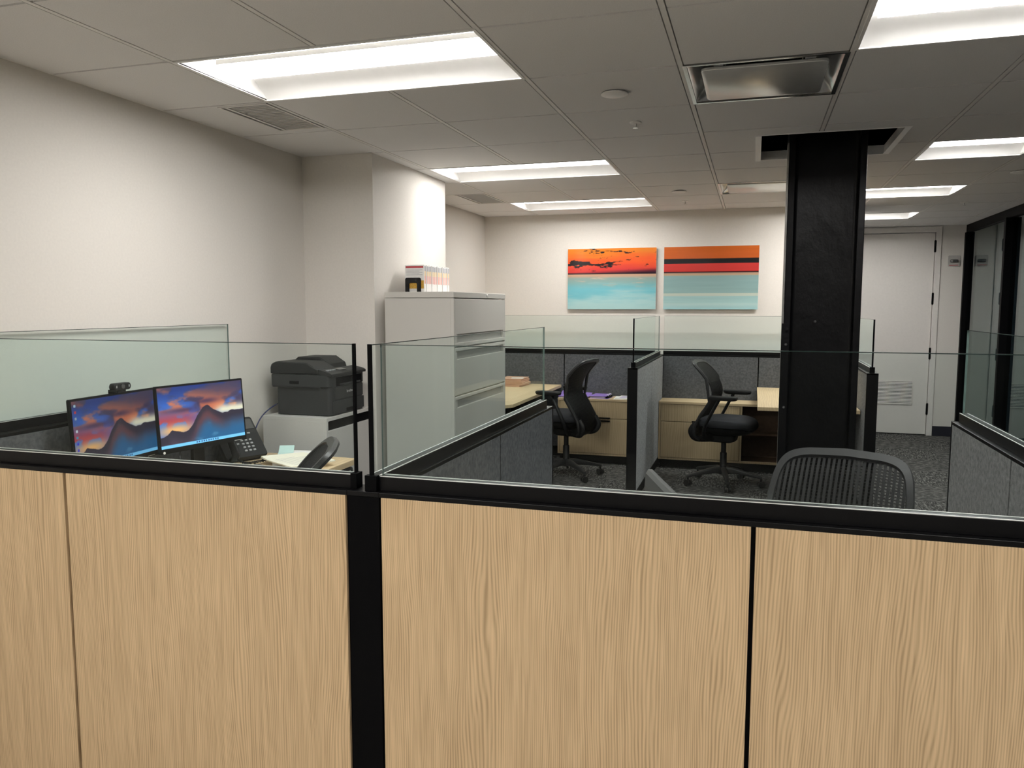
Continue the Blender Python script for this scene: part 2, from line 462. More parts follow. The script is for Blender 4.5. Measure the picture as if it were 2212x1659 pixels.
for i in range(-2, 6):
    if gx(i) > XR: continue
    qs = cut([(gx(i) - .009, gx(i) + .009, YN, YD)], OPEN)
    for a, b, j in LIGHTS:
        if a < i < b: qs = cut(qs, (gx(i) - .02, gx(i) + .02, gy(j), gy(j + 1)))
    for q in qs:
        obj('grid_runner', B(q[0], q[1], q[2], q[3], CEIL - .0005, CEIL + .03), 'grid', ceiling)
for j in range(-12, 12):
    mb = MB()
    for i in range(-3, 6):
        xa, xb = max(gx(i), XL) + .012, min(gx(i + 1), XR + .03) - .012
        if xb <= xa: continue
        for q in cut([(xa, xb, gy(j) - .010, gy(j) + .010)], OPEN):
            for q2 in [q]:
                mb.box(q2[0], q2[1], q2[2], q2[3], CEIL + .013, CEIL + .03)
    obj('grid_cross_tee', mb, 'grid', ceiling)
obj('wall_angle', MB().box(XL, XL + .014, YN, 4.38, CEIL + .001, CEIL + .02).box(-2.22, -2.206, 4.38, 5.55, CEIL + .001, CEIL + .02).box(XL, .9, YB - .014, YB, CEIL + .001, CEIL + .02), 'grid', ceiling)
# trim round the steel column's ceiling opening
tr = struct('trim_1', MB().box(OPEN[0] - .004, OPEN[0] + .028, OPEN[2] - .004, OPEN[3] + .004, CEIL - .008, CEIL + .002)
            .box(OPEN[1] - .028, OPEN[1] + .004, OPEN[2] - .004, OPEN[3] + .004, CEIL - .003, CEIL + .002)
            .box(OPEN[0] + .028, OPEN[1] - .028, OPEN[2] - .004, OPEN[2] + .010, CEIL - .003, CEIL + .002)
            .box(OPEN[0] + .028, OPEN[1] - .028, OPEN[3] - .010, OPEN[3] + .004, CEIL - .003, CEIL + .002)
            .box(OPEN[0] + .020, OPEN[0] + .024, OPEN[2], OPEN[3], CEIL + .002, CEIL + .05)
            .box(OPEN[1] - .024, OPEN[1] - .020, OPEN[2], OPEN[3], CEIL + .002, CEIL + .05)
            .box(OPEN[0] + .02, OPEN[1] - .02, OPEN[3] - .010, OPEN[3] - .006, CEIL + .002, CEIL + .05), 'trim')

# ---- steel column (H section, thick black paint)
def h_profile(x0, x1, y0, y1, tf, rec):
    xm0, xm1 = x0 + tf, x1 - tf; f = .022; ya, yb = y0 + rec, y1 - rec
    p = [(x0, y0), (xm0, y0)]
    p += [(xm0 + f * (1 - math.cos(a)), ya - f + f * math.sin(a)) for a in np.linspace(0, PI / 2, 5)]
    p += [(xm1 - f * (1 - math.cos(a)), ya - f + f * math.sin(a)) for a in np.linspace(PI / 2, 0, 5)]
    p += [(xm1, y0), (x1, y0), (x1, y1), (xm1, y1), (xm1, yb), (xm0, yb), (xm0, y1), (x0, y1)]
    return p
col = thing('steel_column', 'black painted steel column rising through the square ceiling opening', 'column', (.363, 4.93, 0))
cpts = h_profile(-.201, .201, -.18, .18, .036, .05)
rings = [[(x, y, z) for x, y in cpts] for z in np.linspace(0, 2.70, 2)]
obj('shaft', MB().loft(rings), 'column', col, .004, True)
obj('corner_guard', B(-.212, -.2015, -.184, -.13, .02, 2.42), 'guard', col, .001)
obj('guard_face', B(-.212, -.17, -.187, -.1845, .02, 1.42), 'column', col, .0005)
for sx, z in ((-.186, 1.30), (-.186, .94), (.17, 1.36), (-.03, 1.43)):
    obj('rivet', MB().lathe([(.0, -.006), (.006, -.005), (.008, 0)], (sx, -.188 if sx < -.1 else -.13, z), 12, 'y'), 'steelgrey', col, 0, True)

# ---- storefront along the right
n = 0
ys = [YD - .03, 8.60, 7.3, 6.0, 4.7, 3.4, 2.1, .8, -.5, -1.8, -3.1, YN + .03]
win = struct('window_1', MB().box(XR - .02, XR + .05, YN, YD, 0, .10).box(XR - .02, XR + .05, YN, YD, CEIL - .085, CEIL + .002), 'black', .003)
for y in ys:
    obj('mullion', B(XR - (.035 if y > 10 else .055), XR + .05, y - .028, y + .028, .10, CEIL - .085), 'black', win, .003)
for a, b in zip(ys[1:], ys[:-1]):
    obj('pane', B(XR + .010, XR + .020, a + .028, b - .028, .10, CEIL - .085), 'glass_store', win)

# ---- door with frame, hinges and louvre
door = struct('door_1', B(1.085, 1.966, YD + .004, YD + .048, .012, 2.355), 'frame_paint', .002)
fr = obj('door_frame', MB().box(1.972, 2.032, YD - .016, YD + .10, 0, 2.425).box(1.02, 1.079, YD - .016, YD + .10, 0, 2.425).box(1.079, 1.972, YD - .016, YD + .10, 2.361, 2.425), 'frame_paint', door, .002)
for z in (2.20, 1.60, .965, .315):
    h = obj('hinge', MB().lathe([(.004, -.07), (.012, -.062), (.012, .062), (.004, .07)], (1.969, YD - .012, z), 10), 'black', door, 0, True)
lv = obj('louvre', MB().box(1.43, 1.81, YD - .004, YD + .004, .355, .362).box(1.43, 1.81, YD - .004, YD + .004, .628, .636).box(1.43, 1.436, YD - .004, YD + .004, .362, .628).box(1.804, 1.81, YD - .004, YD + .004, .362, .628), 'frame_paint', door)
obj('louvre_void', B(1.436, 1.804, YD + .0035, YD + .0042, .362, .628), 'dark', lv)  # dark sheet added on the solid door, standing in for shade between slats
for k in range(16):
    z = .364 + k * .0166
    obj('slat', MB().add([(1.436, YD - .007, z), (1.804, YD - .007, z), (1.804, YD + .000, z + .010), (1.436, YD + .000, z + .010),
                          (1.436, YD - .004, z), (1.804, YD - .004, z), (1.804, YD + .003, z + .010), (1.436, YD + .003, z + .010)],
                         [(0, 1, 2, 3), (7, 6, 5, 4), (0, 4, 5, 1), (1, 5, 6, 2), (2, 6, 7, 3), (3, 7, 4, 0)]), 'frame_paint', lv)
st = thing('alarm_strobe', 'clear plastic fire alarm strobe on the wall right of the louvred door', 'alarm', (2.17, YD, 2.03))
obj('plate', MB().prism(rrect(.125, .125, .012), 'y', -.012, -.001), 'strobe', st, .002)
obj('strobe_lens', MB().loft([[(x * k, -.012 - d, z * k + .0) for x, z in rrect(.085, .036, .014)] for k, d in ((1, 0), (.92, .02), (.55, .032))]), 'lens', st, 0, True)
obj('red_mark', B(-.05, .045, -.0145, -.0121, -.052, -.046), 'red', st)

# ================================================================== ceiling fixtures
def troffer(a, b, j, label, lamp):
    W = (b - a) * U; cx, cy_ = gx((a + b) / 2), gy(j + .5)
    t = thing('recessed_troffer', label, 'ceiling light', (cx, cy_, CEIL), 0, 'recessed ceiling lights')
    hw, hd = W / 2 - .004, U / 2 - .004
    obj('frame', MB().box(-hw, hw, -hd, -hd + .014, -.003, .004).box(-hw, hw, hd - .014, hd, -.003, .004)
        .box(-hw, -hw + .012, -hd + .014, hd - .014, -.003, .004).box(hw - .012, hw, -hd + .014, hd - .014, -.003, .004), 'white', t)
    for s in (-1, 1):
        prof = [(s * (hd - .012), .0)] + [(s * (hd - .012 - .17 * q), .085 * math.sin(q * PI / 2) ** .9) for q in np.linspace(.1, 1, 9)] + [(s * .03, .088)]
        back = [(y, z + .0035) for y, z in reversed(prof)]
        obj('reflector', MB().prism(prof + back, 'x', -hw + .01, hw - .01), 'white', t, 0, True)
        obj('end_plate', MB().prism([(-hd + .01, 0), (hd - .01, 0), (hd - .05, .092), (-hd + .05, .092)], 'x', s * hw - s * .012, s * hw - s * .006), 'white', t)
    bk = obj('diffuser', MB().prism([(-.105, .042)] + [(y, .042 - .007 * math.cos(y / .105 * PI / 2)) for y in (-.05, .05)] + [(.105, .042), (.105, .062), (-.105, .062)], 'x', -hw + .05, hw - .05), lamp, t)
    for s in (-1, 1):
        obj('diffuser_edge', B(-hw + .048, hw - .048, s * .1065 - .0015, s * .1065 + .0015, .040, .0585), 'white', t)
    obj('top_plate', B(-hw + .01, hw - .01, -.05, .05, .0885, .0925), 'white', t)
    return t
names = ['long recessed light above the monitors, nearest on the left', 'long recessed light above the filing cabinet, middle of the left row',
         'long recessed light nearest the two paintings, last of the left row', 'recessed light cut off by the top right corner of the picture',
         'square recessed light at the right edge beside the steel column', 'recessed light half hidden by the steel column, larger of the two beside it',
         'farthest recessed light, just above the louvred door',          'recessed light behind the camera on the left', 'recessed light behind the camera on the right',
         'recessed light far behind on the left', 'recessed light far behind on the right']
for (a, b, j), nm in zip(LIGHTS, names): troffer(a, b, j, nm, 'lamp_old' if (a, j) in ((-2, 3), (-2, 6)) else 'lamp_new' if a > 0 or j < -4 else 'lamp')

def diffuser(i, j, label):
    t = thing('air_diffuser', label, 'air vent', (gx(i + .5), gy(j + .5), CEIL), 0, 'metal air diffusers in the ceiling')
    h = U / 2 - .006
    obj('rim', MB().box(-h, h, -h, -h + .016, -.003, .006).box(-h, h, h - .016, h, -.003, .006).box(-h, -h + .016, -h + .016, h - .016, -.003, .006).box(h - .016, h, -h + .016, h - .016, -.003, .006), 'alu', t)
    sq = lambda r, z: [(x, y, z) for x, y in rrect(2 * r, 2 * r, .05 if r < .27 else .004)]
    obj('pan', MB().loft([sq(h - .014, .002), sq(h - .03, .02), sq(h - .055, .05), sq(.16, .085)], cap=False), 'alu', t, 0, True, recalc=False)
    obj('duct_neck', MB().lathe([(.15, .080), (.15, .20), (.001, .205)], (0, 0, 0), 28), 'dark', t, 0, True)
    obj('duct_lip', MB().tube([(.152 * math.cos(q), .152 * math.sin(q), .078) for q in np.linspace(0, 2 * PI, 33)], .004, 6), 'alu', t, 0, True)
    p = obj('plaque', MB().loft([[(x, y, z) for x, y in rrect(.465 - d, .465 - d, .025)] for z, d in ((-.008, .006), (-.006, 0), (.004, 0), (.006, .004))]), 'plaque', t, .001, True)
    for sx in (-1, 1):
        for sy in (-1, 1): obj('bracket', B(sx * .17 - .016, sx * .17 + .016, sy * .19 - .001, sy * .19 + .001, .006, .07), 'alu', p)
diffuser(1, 0, 'shiny metal air diffuser with square plate, nearest in the ceiling')
diffuser(1, 5, 'metal air diffuser beyond the steel column, half hidden by it')

def slot_vent(x0, x1, y0, y1, label):
    t = thing('ceiling_grille', label, 'air vent', ((x0 + x1) / 2, (y0 + y1) / 2, CEIL), 0, 'linear grilles beside the left wall')
    hx, hy = (x1 - x0) / 2 - .002, (y1 - y0) / 2 - .002
    obj('backing', B(-hx, hx, -hy, hy, .020, .024), 'dark', t)
    obj('border', MB().box(-hx, -hx + .012, -hy, hy, -.003, .004).box(-hx + .030, -hx + .045, -hy + .01, hy - .01, -.003, .004).box(hx - .012, hx, -hy, hy, -.003, .004)
        .box(-hx + .012, hx - .012, -hy, -hy + .012, -.003, .004).box(-hx + .012, hx - .012, hy - .014, hy, -.003, .004), 'grid', t)
    bl = B(-hx + .047, hx - .013, -.006, .006, .0, .004)
    b0 = None
    nb = 20
    for k in range(nb):
        y = -hy + .02 + (2 * hy - .04) * k / (nb - 1)
        if b0 is None: b0 = obj('blade', bl, 'stand', t); b0.location = (0, y, 0)
        else: inst(b0, t, (0, y, 0))
slot_vent(*VENTS[0], 'dark slatted air grille in the ceiling beside the nearest left light')
slot_vent(*VENTS[1], 'small slatted air grille in the far left corner of the ceiling')

def detector(x, y, label, r=.058):
    t = thing('smoke_detector', label, 'smoke detector', (x, y, CEIL), 0, 'round ceiling discs')
    obj('disc', MB().lathe([(.001, -.014), (r * .8, -.014), (r, -.010), (r, -.006)], n=32), 'ledwhite', t, 0, True)
    obj('mount', MB().lathe([(r * .7, -.0065), (r * .7, -.0005)], n=24), 'dark', t)
detector(-.602, 3.47, 'round white ceiling disc nearest the camera, left of the shiny diffuser')
detector(-.602, 6.52, 'small round white ceiling disc in front of the paintings')
detector(1.72, 6.25, 'round white disc at the right edge of the ceiling', .075)
def sprinkler(x, y, label):
    t = thing('sprinkler_head', label, 'sprinkler', (x, y, CEIL), 0, 'sprinkler heads')
    obj('escutcheon', MB().lathe([(.03, -.0005), (.028, -.006), (.012, -.008)], n=20), 'ledwhite', t, 0, True)
    obj('nozzle', MB().lathe([(.007, -.008), (.006, -.022), (.002, -.026)], n=12), 'alu', t, 0, True)
    obj('deflector', MB().lathe([(.014, -.029), (.014, -.027), (.003, -.026)], n=14), 'alu', t)
sprinkler(-.595, 4.05, 'small sprinkler head in the tile beyond the nearest round disc')
sprinkler(-.605, 7.14, 'tiny sprinkler head just above the two paintings')
sprinkler(1.75, 7.96, 'small sprinkler head in the ceiling right of the steel column')

# ================================================================== partitions
CAPZ = 1.0505; RAILZ = 1.087; GLZ = 1.423; TH = .075
def partition(name, label, loc, rotz, L, tiles, spans, face='fabric', back='fabric', end_lo=False, end_hi=False, tile_lo=.02, group='cubicle partitions', edge_ends=(True, True), glass_y=0.0, ends=(0, 0)):
    """runs along local +x from 0 to L, visible face at -y; tiles = cut positions; spans = glass pieces"""
    t = thing(name, label, 'partition', loc, rotz, group)
    h = TH / 2
    obj('core', B(.003, L - .003, -h + .012, h - .012, 0, CAPZ - .012), 'black', t)
    cap = obj('top_cap', B(0, L, -h, h, CAPZ - .0125, CAPZ), 'blackcap', t, .0012)
    for a, b in tiles:
        for s, m in ((-1, face), (1, back)):
            z0 = tile_lo if m.startswith('wood') else .10
            y0, y1 = (-h, -h + .012) if s < 0 else (h - .012, h)
            obj('wood_panel' if m.startswith('wood') else 'fabric_panel', B(a + .005, b - .005, y0, y1, z0, CAPZ - .0125), m, t, .0015)
    for s, e in ((0, end_lo), (1, end_hi)):
        if e: obj('end_trim', B((L - .012) if s else 0, L if s else .012, -h - .0005, h + .0005, 0, CAPZ), 'blackcap', t, .001)
    for a, b in spans:
        g = glass_y
        rl = obj('glass_rail', B(a, b, g - .0155, g + .0155, CAPZ, RAILZ), 'blackcap', t, .001)
        obj('rail_edge', MB().box(a + .004, b - .004, g - .0155, g - .0125, RAILZ, RAILZ + .0016).box(a + .004, b - .004, g + .0125, g + .0155, RAILZ, RAILZ + .0016), 'chrome', rl)
        x0, x1, y0, y1, z0, z1 = a + .004, b - .004, g - .004, g + .004, RAILZ - .012, GLZ
        gp = obj('glass_pane', MB().add([(x0, y0, z0), (x1, y0, z0), (x1, y0, z1), (x0, y0, z1), (x0, y1, z0), (x1, y1, z0), (x1, y1, z1), (x0, y1, z1)],
                                        [(0, 1, 2, 3), (5, 4, 7, 6)]), 'glass', t, recalc=False)
        ed = MB().box(x0, x1, y0 - .0001, y1 + .0001, z1 - .0018, z1 + .0002)  # dark band painted in for the refraction along the top edge
        ee = MB().add([(x0, y0, z0), (x0, y0, z1), (x0, y1, z1), (x0, y1, z0)], [(0, 1, 2, 3)])
        ee.add([(x1, y0, z0), (x1, y1, z0), (x1, y1, z1), (x1, y0, z1)], [(0, 1, 2, 3)])
        obj('glass_edge', ed, 'glass_edge', gp, recalc=False)
        obj('glass_edge', ee, 'glass_end', gp, recalc=False)
        for x, on in ((a, edge_ends[0]), (b, edge_ends[1])):
            if on:
                obj('edge_strip', B(x - .0028, x + .0028, g - .0055, g + .0055, RAILZ, GLZ + .001), 'black', gp)
                obj('rail_clip', B(x - .009, x + .009, g - .0165, g + .0165, CAPZ, RAILZ + .004), 'black', rl, .001)
    return t

YF = 1.765 + TH / 2
partition('front_partition', 'light wood faced partition with tinted glass in front of the monitors', (XL, YF, 0), 0, -.9825 - XL,
          [(0, -1.8975 - XL), (-1.8975 - XL, -.9825 - XL)], [(.01, -.974 - XL)], 'wood', 'fabric', edge_ends=(False, True))
pf = -.892
partition('front_partition', 'wide light wood faced partition with glass in front of the mesh chair', (pf, YF, 0), 0, .765 - pf,
          [(0, .0122 - pf), (.0122 - pf, .765 - pf)], [(-.010, .765 - pf)], 'wood', 'fabric', edge_ends=(False, False))
po = thing('corner_post', 'black square post between the two wood faced partitions', 'post', ((-.9825 + -.892) / 2, YF, 0))
hw = (.9825 - .892) / 2
obj('shaft', B(-hw + .001, hw - .001, -TH / 2 + .003, TH / 2, 0, CAPZ - .013), 'black', po, .001)
obj('post_cap', B(-hw + .0005, hw - .0005, -TH / 2, TH / 2 + .0, CAPZ - .0125, CAPZ + .0002), 'blackcap', po, .001)

# return wall between left bay and middle bay (runs away from the camera, visible face toward +x)
y0 = YF + TH / 2 + .001
partition('return_partition', 'dark grey fabric partition with glass running back from the corner post', (-.9305, y0, 0), PI / 2, 3.58 - y0,
          [(0, 2.77 - y0), (2.77 - y0, 3.568 - y0)], [(-.060, 3.50 - y0)], 'fabric', 'fabric', end_hi=True, edge_ends=(True, False), glass_y=-.012)
sp = partition('side_partition', 'grey fabric partition with glass at the right edge of the picture', (.821, y0, 0), PI / 2, 3.575 - y0,
          [(0, 2.785 - y0), (2.785 - y0, 3.563 - y0)], [(.01, 3.555 - y0)], 'fabric_r', 'fabric_r', end_hi=True, edge_ends=(False, False))
obj('corner_post', B(-.0755, -.0005, -.0375, .0545, 0, CAPZ), 'black', sp, .001)
partition('wall_side_partition', 'dark grey fabric partition with glass along the left wall behind the monitors', (XL + .0385, y0, 0), PI / 2, 3.60 - y0,
          [(0, 2.75 - y0), (2.75 - y0, 3.59 - y0)], [(.0, 3.585 - y0)], 'fabric', 'fabric', end_hi=True, edge_ends=(False, False), glass_y=.022)
YBP = 7.70 + TH / 2
partition('back_partition', 'dark grey fabric partition with glass below the cloudy sunset painting', (XL + .005, YBP, 0), 0, -.906 - XL - .005,
          [(0, -1.81 - XL - .005), (-1.81 - XL - .005, -.906 - XL - .005)], [(0, -.912 - XL - .005)], edge_ends=(False, False))
partition('back_partition', 'dark grey fabric partition with glass below the striped painting', (-.832, YBP, 0), 0, .90 + .832,
          [(0, .052 + .832), (.052 + .832, .90 + .832)], [(0, .89 + .832)], edge_ends=(False, False))
yd0 = 5.955
partition('divider_partition', 'grey fabric divider with black end between the two rear chairs', (-.869, yd0, 0), PI / 2, YBP + TH / 2 - yd0,
          [(.012, .9), (.9, YBP + TH / 2 - yd0)], [(.035, 1.72)], 'fabric_l', 'fabric', end_lo=True, edge_ends=(True, False))
partition('divider_partition', 'grey fabric divider with black end beside the louvred door, right of the column', (.803, yd0 + .015, 0), PI / 2, 7.698 - yd0 - .015,
          [(.012, .9), (.9, 7.698 - yd0 - .015)], [(.035, 1.70)], 'fabric_r', 'fabric_r', end_lo=True, edge_ends=(True, False))

# ================================================================== lateral filing cabinet
fx0, fx1, fy0, fy1, fh = -2.172, -1.718, 4.42, 5.44, 1.604
fc = thing('filing_cabinet', 'tall light grey metal lateral filing cabinet beside the white wall casing', 'cabinet', ((fx0 + fx1) / 2, (fy0 + fy1) / 2, 0))
hx, hy = (fx1 - fx0) / 2, (fy1 - fy0) / 2
obj('body', MB().box(-hx, hx - .02, -hy, hy, .07, fh - .038), 'cabinet', fc, .002)
obj('plinth', B(-hx + .03, hx - .05, -hy + .01, hy - .01, 0, .07), 'dark', fc)
for sy in (-hy, hy - .014): obj('side_stile', B(hx - .02, hx, sy, sy + .014, .07, fh - .038), 'cabinet', fc, .001)
obj('top', B(-hx - .001, hx + .001, -hy - .001, hy + .001, fh - .036, fh), 'cabinet', fc, .003)
obj('lock', MB().lathe([(.009, 0), (.009, .006), (.004, .008)], (hx, .10, fh - .016), 14, 'x'), 'chrome', fc, 0, True)
zt = fh - .042
pitch = (zt - .075) / 5
for k in range(5):
    z1 = zt - k * pitch; z0 = z1 - pitch + .008
    d = obj('drawer', MB().box(hx - .02, hx + .001, -hy + .017, hy - .017, z0 + (.075 if k == 0 else 0), z1 - (0 if k == 0 else .070)), 'cabinet', fc, .002)
    rz0, rz1 = (z0 + .022, z0 + .075) if k == 0 else (z1 - .070, z1 - .02)
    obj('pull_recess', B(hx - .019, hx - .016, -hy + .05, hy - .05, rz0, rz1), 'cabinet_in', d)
    obj('pull_lip', MB().box(hx - .02, hx + .004, -hy + .017, hy - .017, (z0 if k == 0 else z1 - .02), (z0 + .022 if k == 0 else z1)), 'cabinet', d, .002)
    for sy in (-hy + .017, hy - .05): obj('pull_side', B(hx - .02, hx + .001, sy, sy + .033, rz0, rz1), 'cabinet', d, .001)

# booklets on the cabinet, black bookend in front of them
bx0, bx1, by0 = -2.165, -2.03, 4.705
npk = 14; pit = .0305
for k in range(npk):
    lab = ('white booklet with red heading, front of the row on the filing cabinet' if k == 0 else
           'white booklet, %s from the bookend in the row on the filing cabinet' % ('second third fourth fifth sixth seventh eighth ninth tenth eleventh twelfth thirteenth last'.split()[k - 1]))
    b = thing('booklet', lab, 'book', (0, by0 + k * pit, fh), 0, 'booklets on the filing cabinet')
    hgt = .177 - .0012 * (k % 3); xo = .002 * ((k * 5) % 3)
    obj('cover', B(bx0, bx1 + xo, 0, pit - .0035, 0, hgt), 'paper', b, .001)
    for nm, m, z0, z1 in (('grey_band', 'greyprint', .775, .96), ('peach_band', 'peach', .60, .775), ('pink_band', 'pink', .32, .60)):
        obj(nm, B(bx1 + xo, bx1 + xo + .0004, .006, pit - .0065, z0 * hgt, z1 * hgt), m, b)
    if k == 0:
        obj('red_heading', B(bx0 + .006, bx1 - .006, -.0005, 0, .158, .170), 'red', b)
        obj('photo_print', B(bx0 + .02, bx1 - .003, -.0005, 0, .026, .078), 'gold', b)
        for q in range(5): obj('print_line', B(bx0 + .01, bx1 - .012 - .02 * (q % 2), -.0005, 0, .112 + q * .008, .1145 + q * .008), 'greyprint', b)
be = thing('bookend', 'black metal arch bookend in front of the booklets', 'bookend', (-2.105, 4.698, fh))
outer = [(-.055, 0)] + [(-.043 - .012 * math.cos(a), .083 + .012 * math.sin(a)) for a in np.linspace(0, PI / 2, 5)] + [(.043 + .012 * math.sin(a), .083 + .012 * math.cos(a)) for a in np.linspace(0, PI / 2, 5)] + [(.055, 0)]
inner = [(.027, 0)] + [(.017 + .010 * math.cos(a), .053 + .010 * math.sin(a)) for a in np.linspace(0, PI / 2, 5)] + [(-.017 - .010 * math.sin(a), .053 + .010 * math.cos(a)) for a in np.linspace(0, PI / 2, 5)] + [(-.027, 0)]
obj('plate', MB().prism(outer + inner, 'y', -.0015, .0015), 'chair', be)
obj('foot', B(-.055, .055, -.06, -.0015, 0, .0015), 'chair', be)

# ================================================================== paintings
def art1(u, v):
    t = 1 - v
    c = np.ones(u.shape + (3,))
    n1 = fbm(u * 3 + 3, t * 14); n2 = fbm(u * 6, t * 30 + 7); n3 = fbm(u * 10 + 20, t * 26 + 3, 5)
    top = mixc(mixc(np.array([222, 128, 44.]), np.array([230, 92, 48.]), sm(.02, .22, t + .15 * (n1 - .5))), np.array([205, 62, 62.]), sm(.2, .4, t + .1 * (n1 - .5)))
    top = mixc(top, np.array([60, 30, 45.]), sm(.34, .425, t + .07 * (u - .6)))
    cl = sm(.50, .56, n3 + .46 * np.exp(-((u - .09) / .2) ** 2 - ((t - .24) / .05) ** 2) + .27 * np.exp(-((u - .40) / .13) ** 2 - ((t - .235) / .045) ** 2) + .16 * np.exp(-((u - .5) / .25) ** 2 - ((t - .06) / .025) ** 2) - .205)
    top = mixc(top, np.array([42, 36, 38.]), cl)
    bot = mixc(np.array([140, 165, 160.]), np.array([112, 186, 198.]), sm(.5, .68, t))
    bot = mixc(bot, np.array([172, 210, 210.]), sm(.62, 1.0, t + .5 * (n1 - .5)))
    bot = mixc(bot, np.array([196, 178, 158.]), sm(.60, .74, n2) * sm(.72, .45, t) * .9)
    bot = mixc(bot, np.array([190, 205, 200.]), sm(.58, .75, fbm(u * 1.5 + 8, t * 20)) * sm(.6, .8, t) * .6)
    bot = mixc(bot, np.array([196, 158, 132.]), sm(.50, .44, t))
    c = np.where((t < .415)[..., None], top, bot)
    c = mixc(c, np.array([30, 24, 36.]), sm(.398, .405, t) * sm(.424, .418, t))
    return c / 255
def art2(u, v):
    t = 1 - v; n = fbm(u * 2, t * 40)
    stops = [(0, (206, 104, 42)), (.19, (200, 98, 46)), (.195, (28, 30, 33)), (.268, (34, 34, 38)), (.273, (204, 66, 62)), (.395, (198, 62, 58)), (.40, (40, 22, 28)), (.412, (40, 22, 28)),
             (.416, (150, 130, 120)), (.44, (196, 160, 128)), (.462, (170, 165, 150)), (.468, (140, 172, 172)), (.74, (146, 178, 176)), (.745, (196, 206, 192)), (.785, (192, 204, 192)), (.79, (160, 196, 196)), (.90, (168, 204, 202)), (.91, (182, 210, 206)), (1, (160, 205, 210))]
    xs = [s[0] for s in stops]
    c = np.stack([np.interp(t, xs, [s[1][k] for s in stops]) for k in range(3)], -1)
    return (c * (1 + .06 * (n - .5))[..., None]) / 255
for nm, lab, x0, x1, fn in (('sunset_painting', 'orange sunset sea painting with dark clouds on the far wall', -1.807, -.925, art1),
                            ('striped_painting', 'painting of orange, black, red and pale blue stripes on the far wall', -.852, .030, art2)):
    p = thing(nm, lab, 'painting', ((x0 + x1) / 2, YB - .016, 1.785))
    W, H = x1 - x0, .60
    obj('panel', B(-W / 2, W / 2, -.0135, .0, -H / 2, H / 2), 'paper', p, .001)
    picture('print', W - .001, H - .001, 220, 150, fn, 'art', p, (0, 0, 0), -.0142)
    obj('hanger', B(-W / 4, W / 4, .0, .0155, .05, .15), 'alu', p)

# ================================================================== chairs
BACK = catmull([(-.165, .39), (-.225, .425), (-.232, .50), (-.195, .60), (-.125, .70), (-.092, .78), (-.115, .87), (-.180, .97), (-.262, 1.062)], 8)
BACK = np.array(BACK); _d = np.r_[0, np.cumsum(np.linalg.norm(np.diff(BACK, axis=0), axis=1))]; SL = _d[-1]
def bpt(u, s, off=0.0):
    """point on the backrest: u across, s along the spine, off = behind(-)/in front(+)"""
    s = min(max(s, 0), SL)
    y = np.interp(s, _d, BACK[:, 0]); z = np.interp(s, _d, BACK[:, 1]); e = .01
    ty = np.interp(min(s + e, SL), _d, BACK[:, 0]) - np.interp(max(s - e, 0), _d, BACK[:, 0]); tz = np.interp(min(s + e, SL), _d, BACK[:, 1]) - np.interp(max(s - e, 0), _d, BACK[:, 1])
    L = math.hypot(ty, tz); ny, nz = tz / L, -ty / L
    y += .75 * u * u; z -= .42 * u * u * max(0, (s / SL - .75) / .25)
    return (u, y + ny * off, z + nz * off)
def halfw(s): return float(np.interp(s / SL, [0, .12, .4, .7, 1], [.165, .20, .210, .214, .206]))
def sup(t, n): return math.copysign(abs(math.cos(t)) ** (2 / n), math.cos(t)), math.copysign(abs(math.sin(t)) ** (2 / n), math.sin(t))
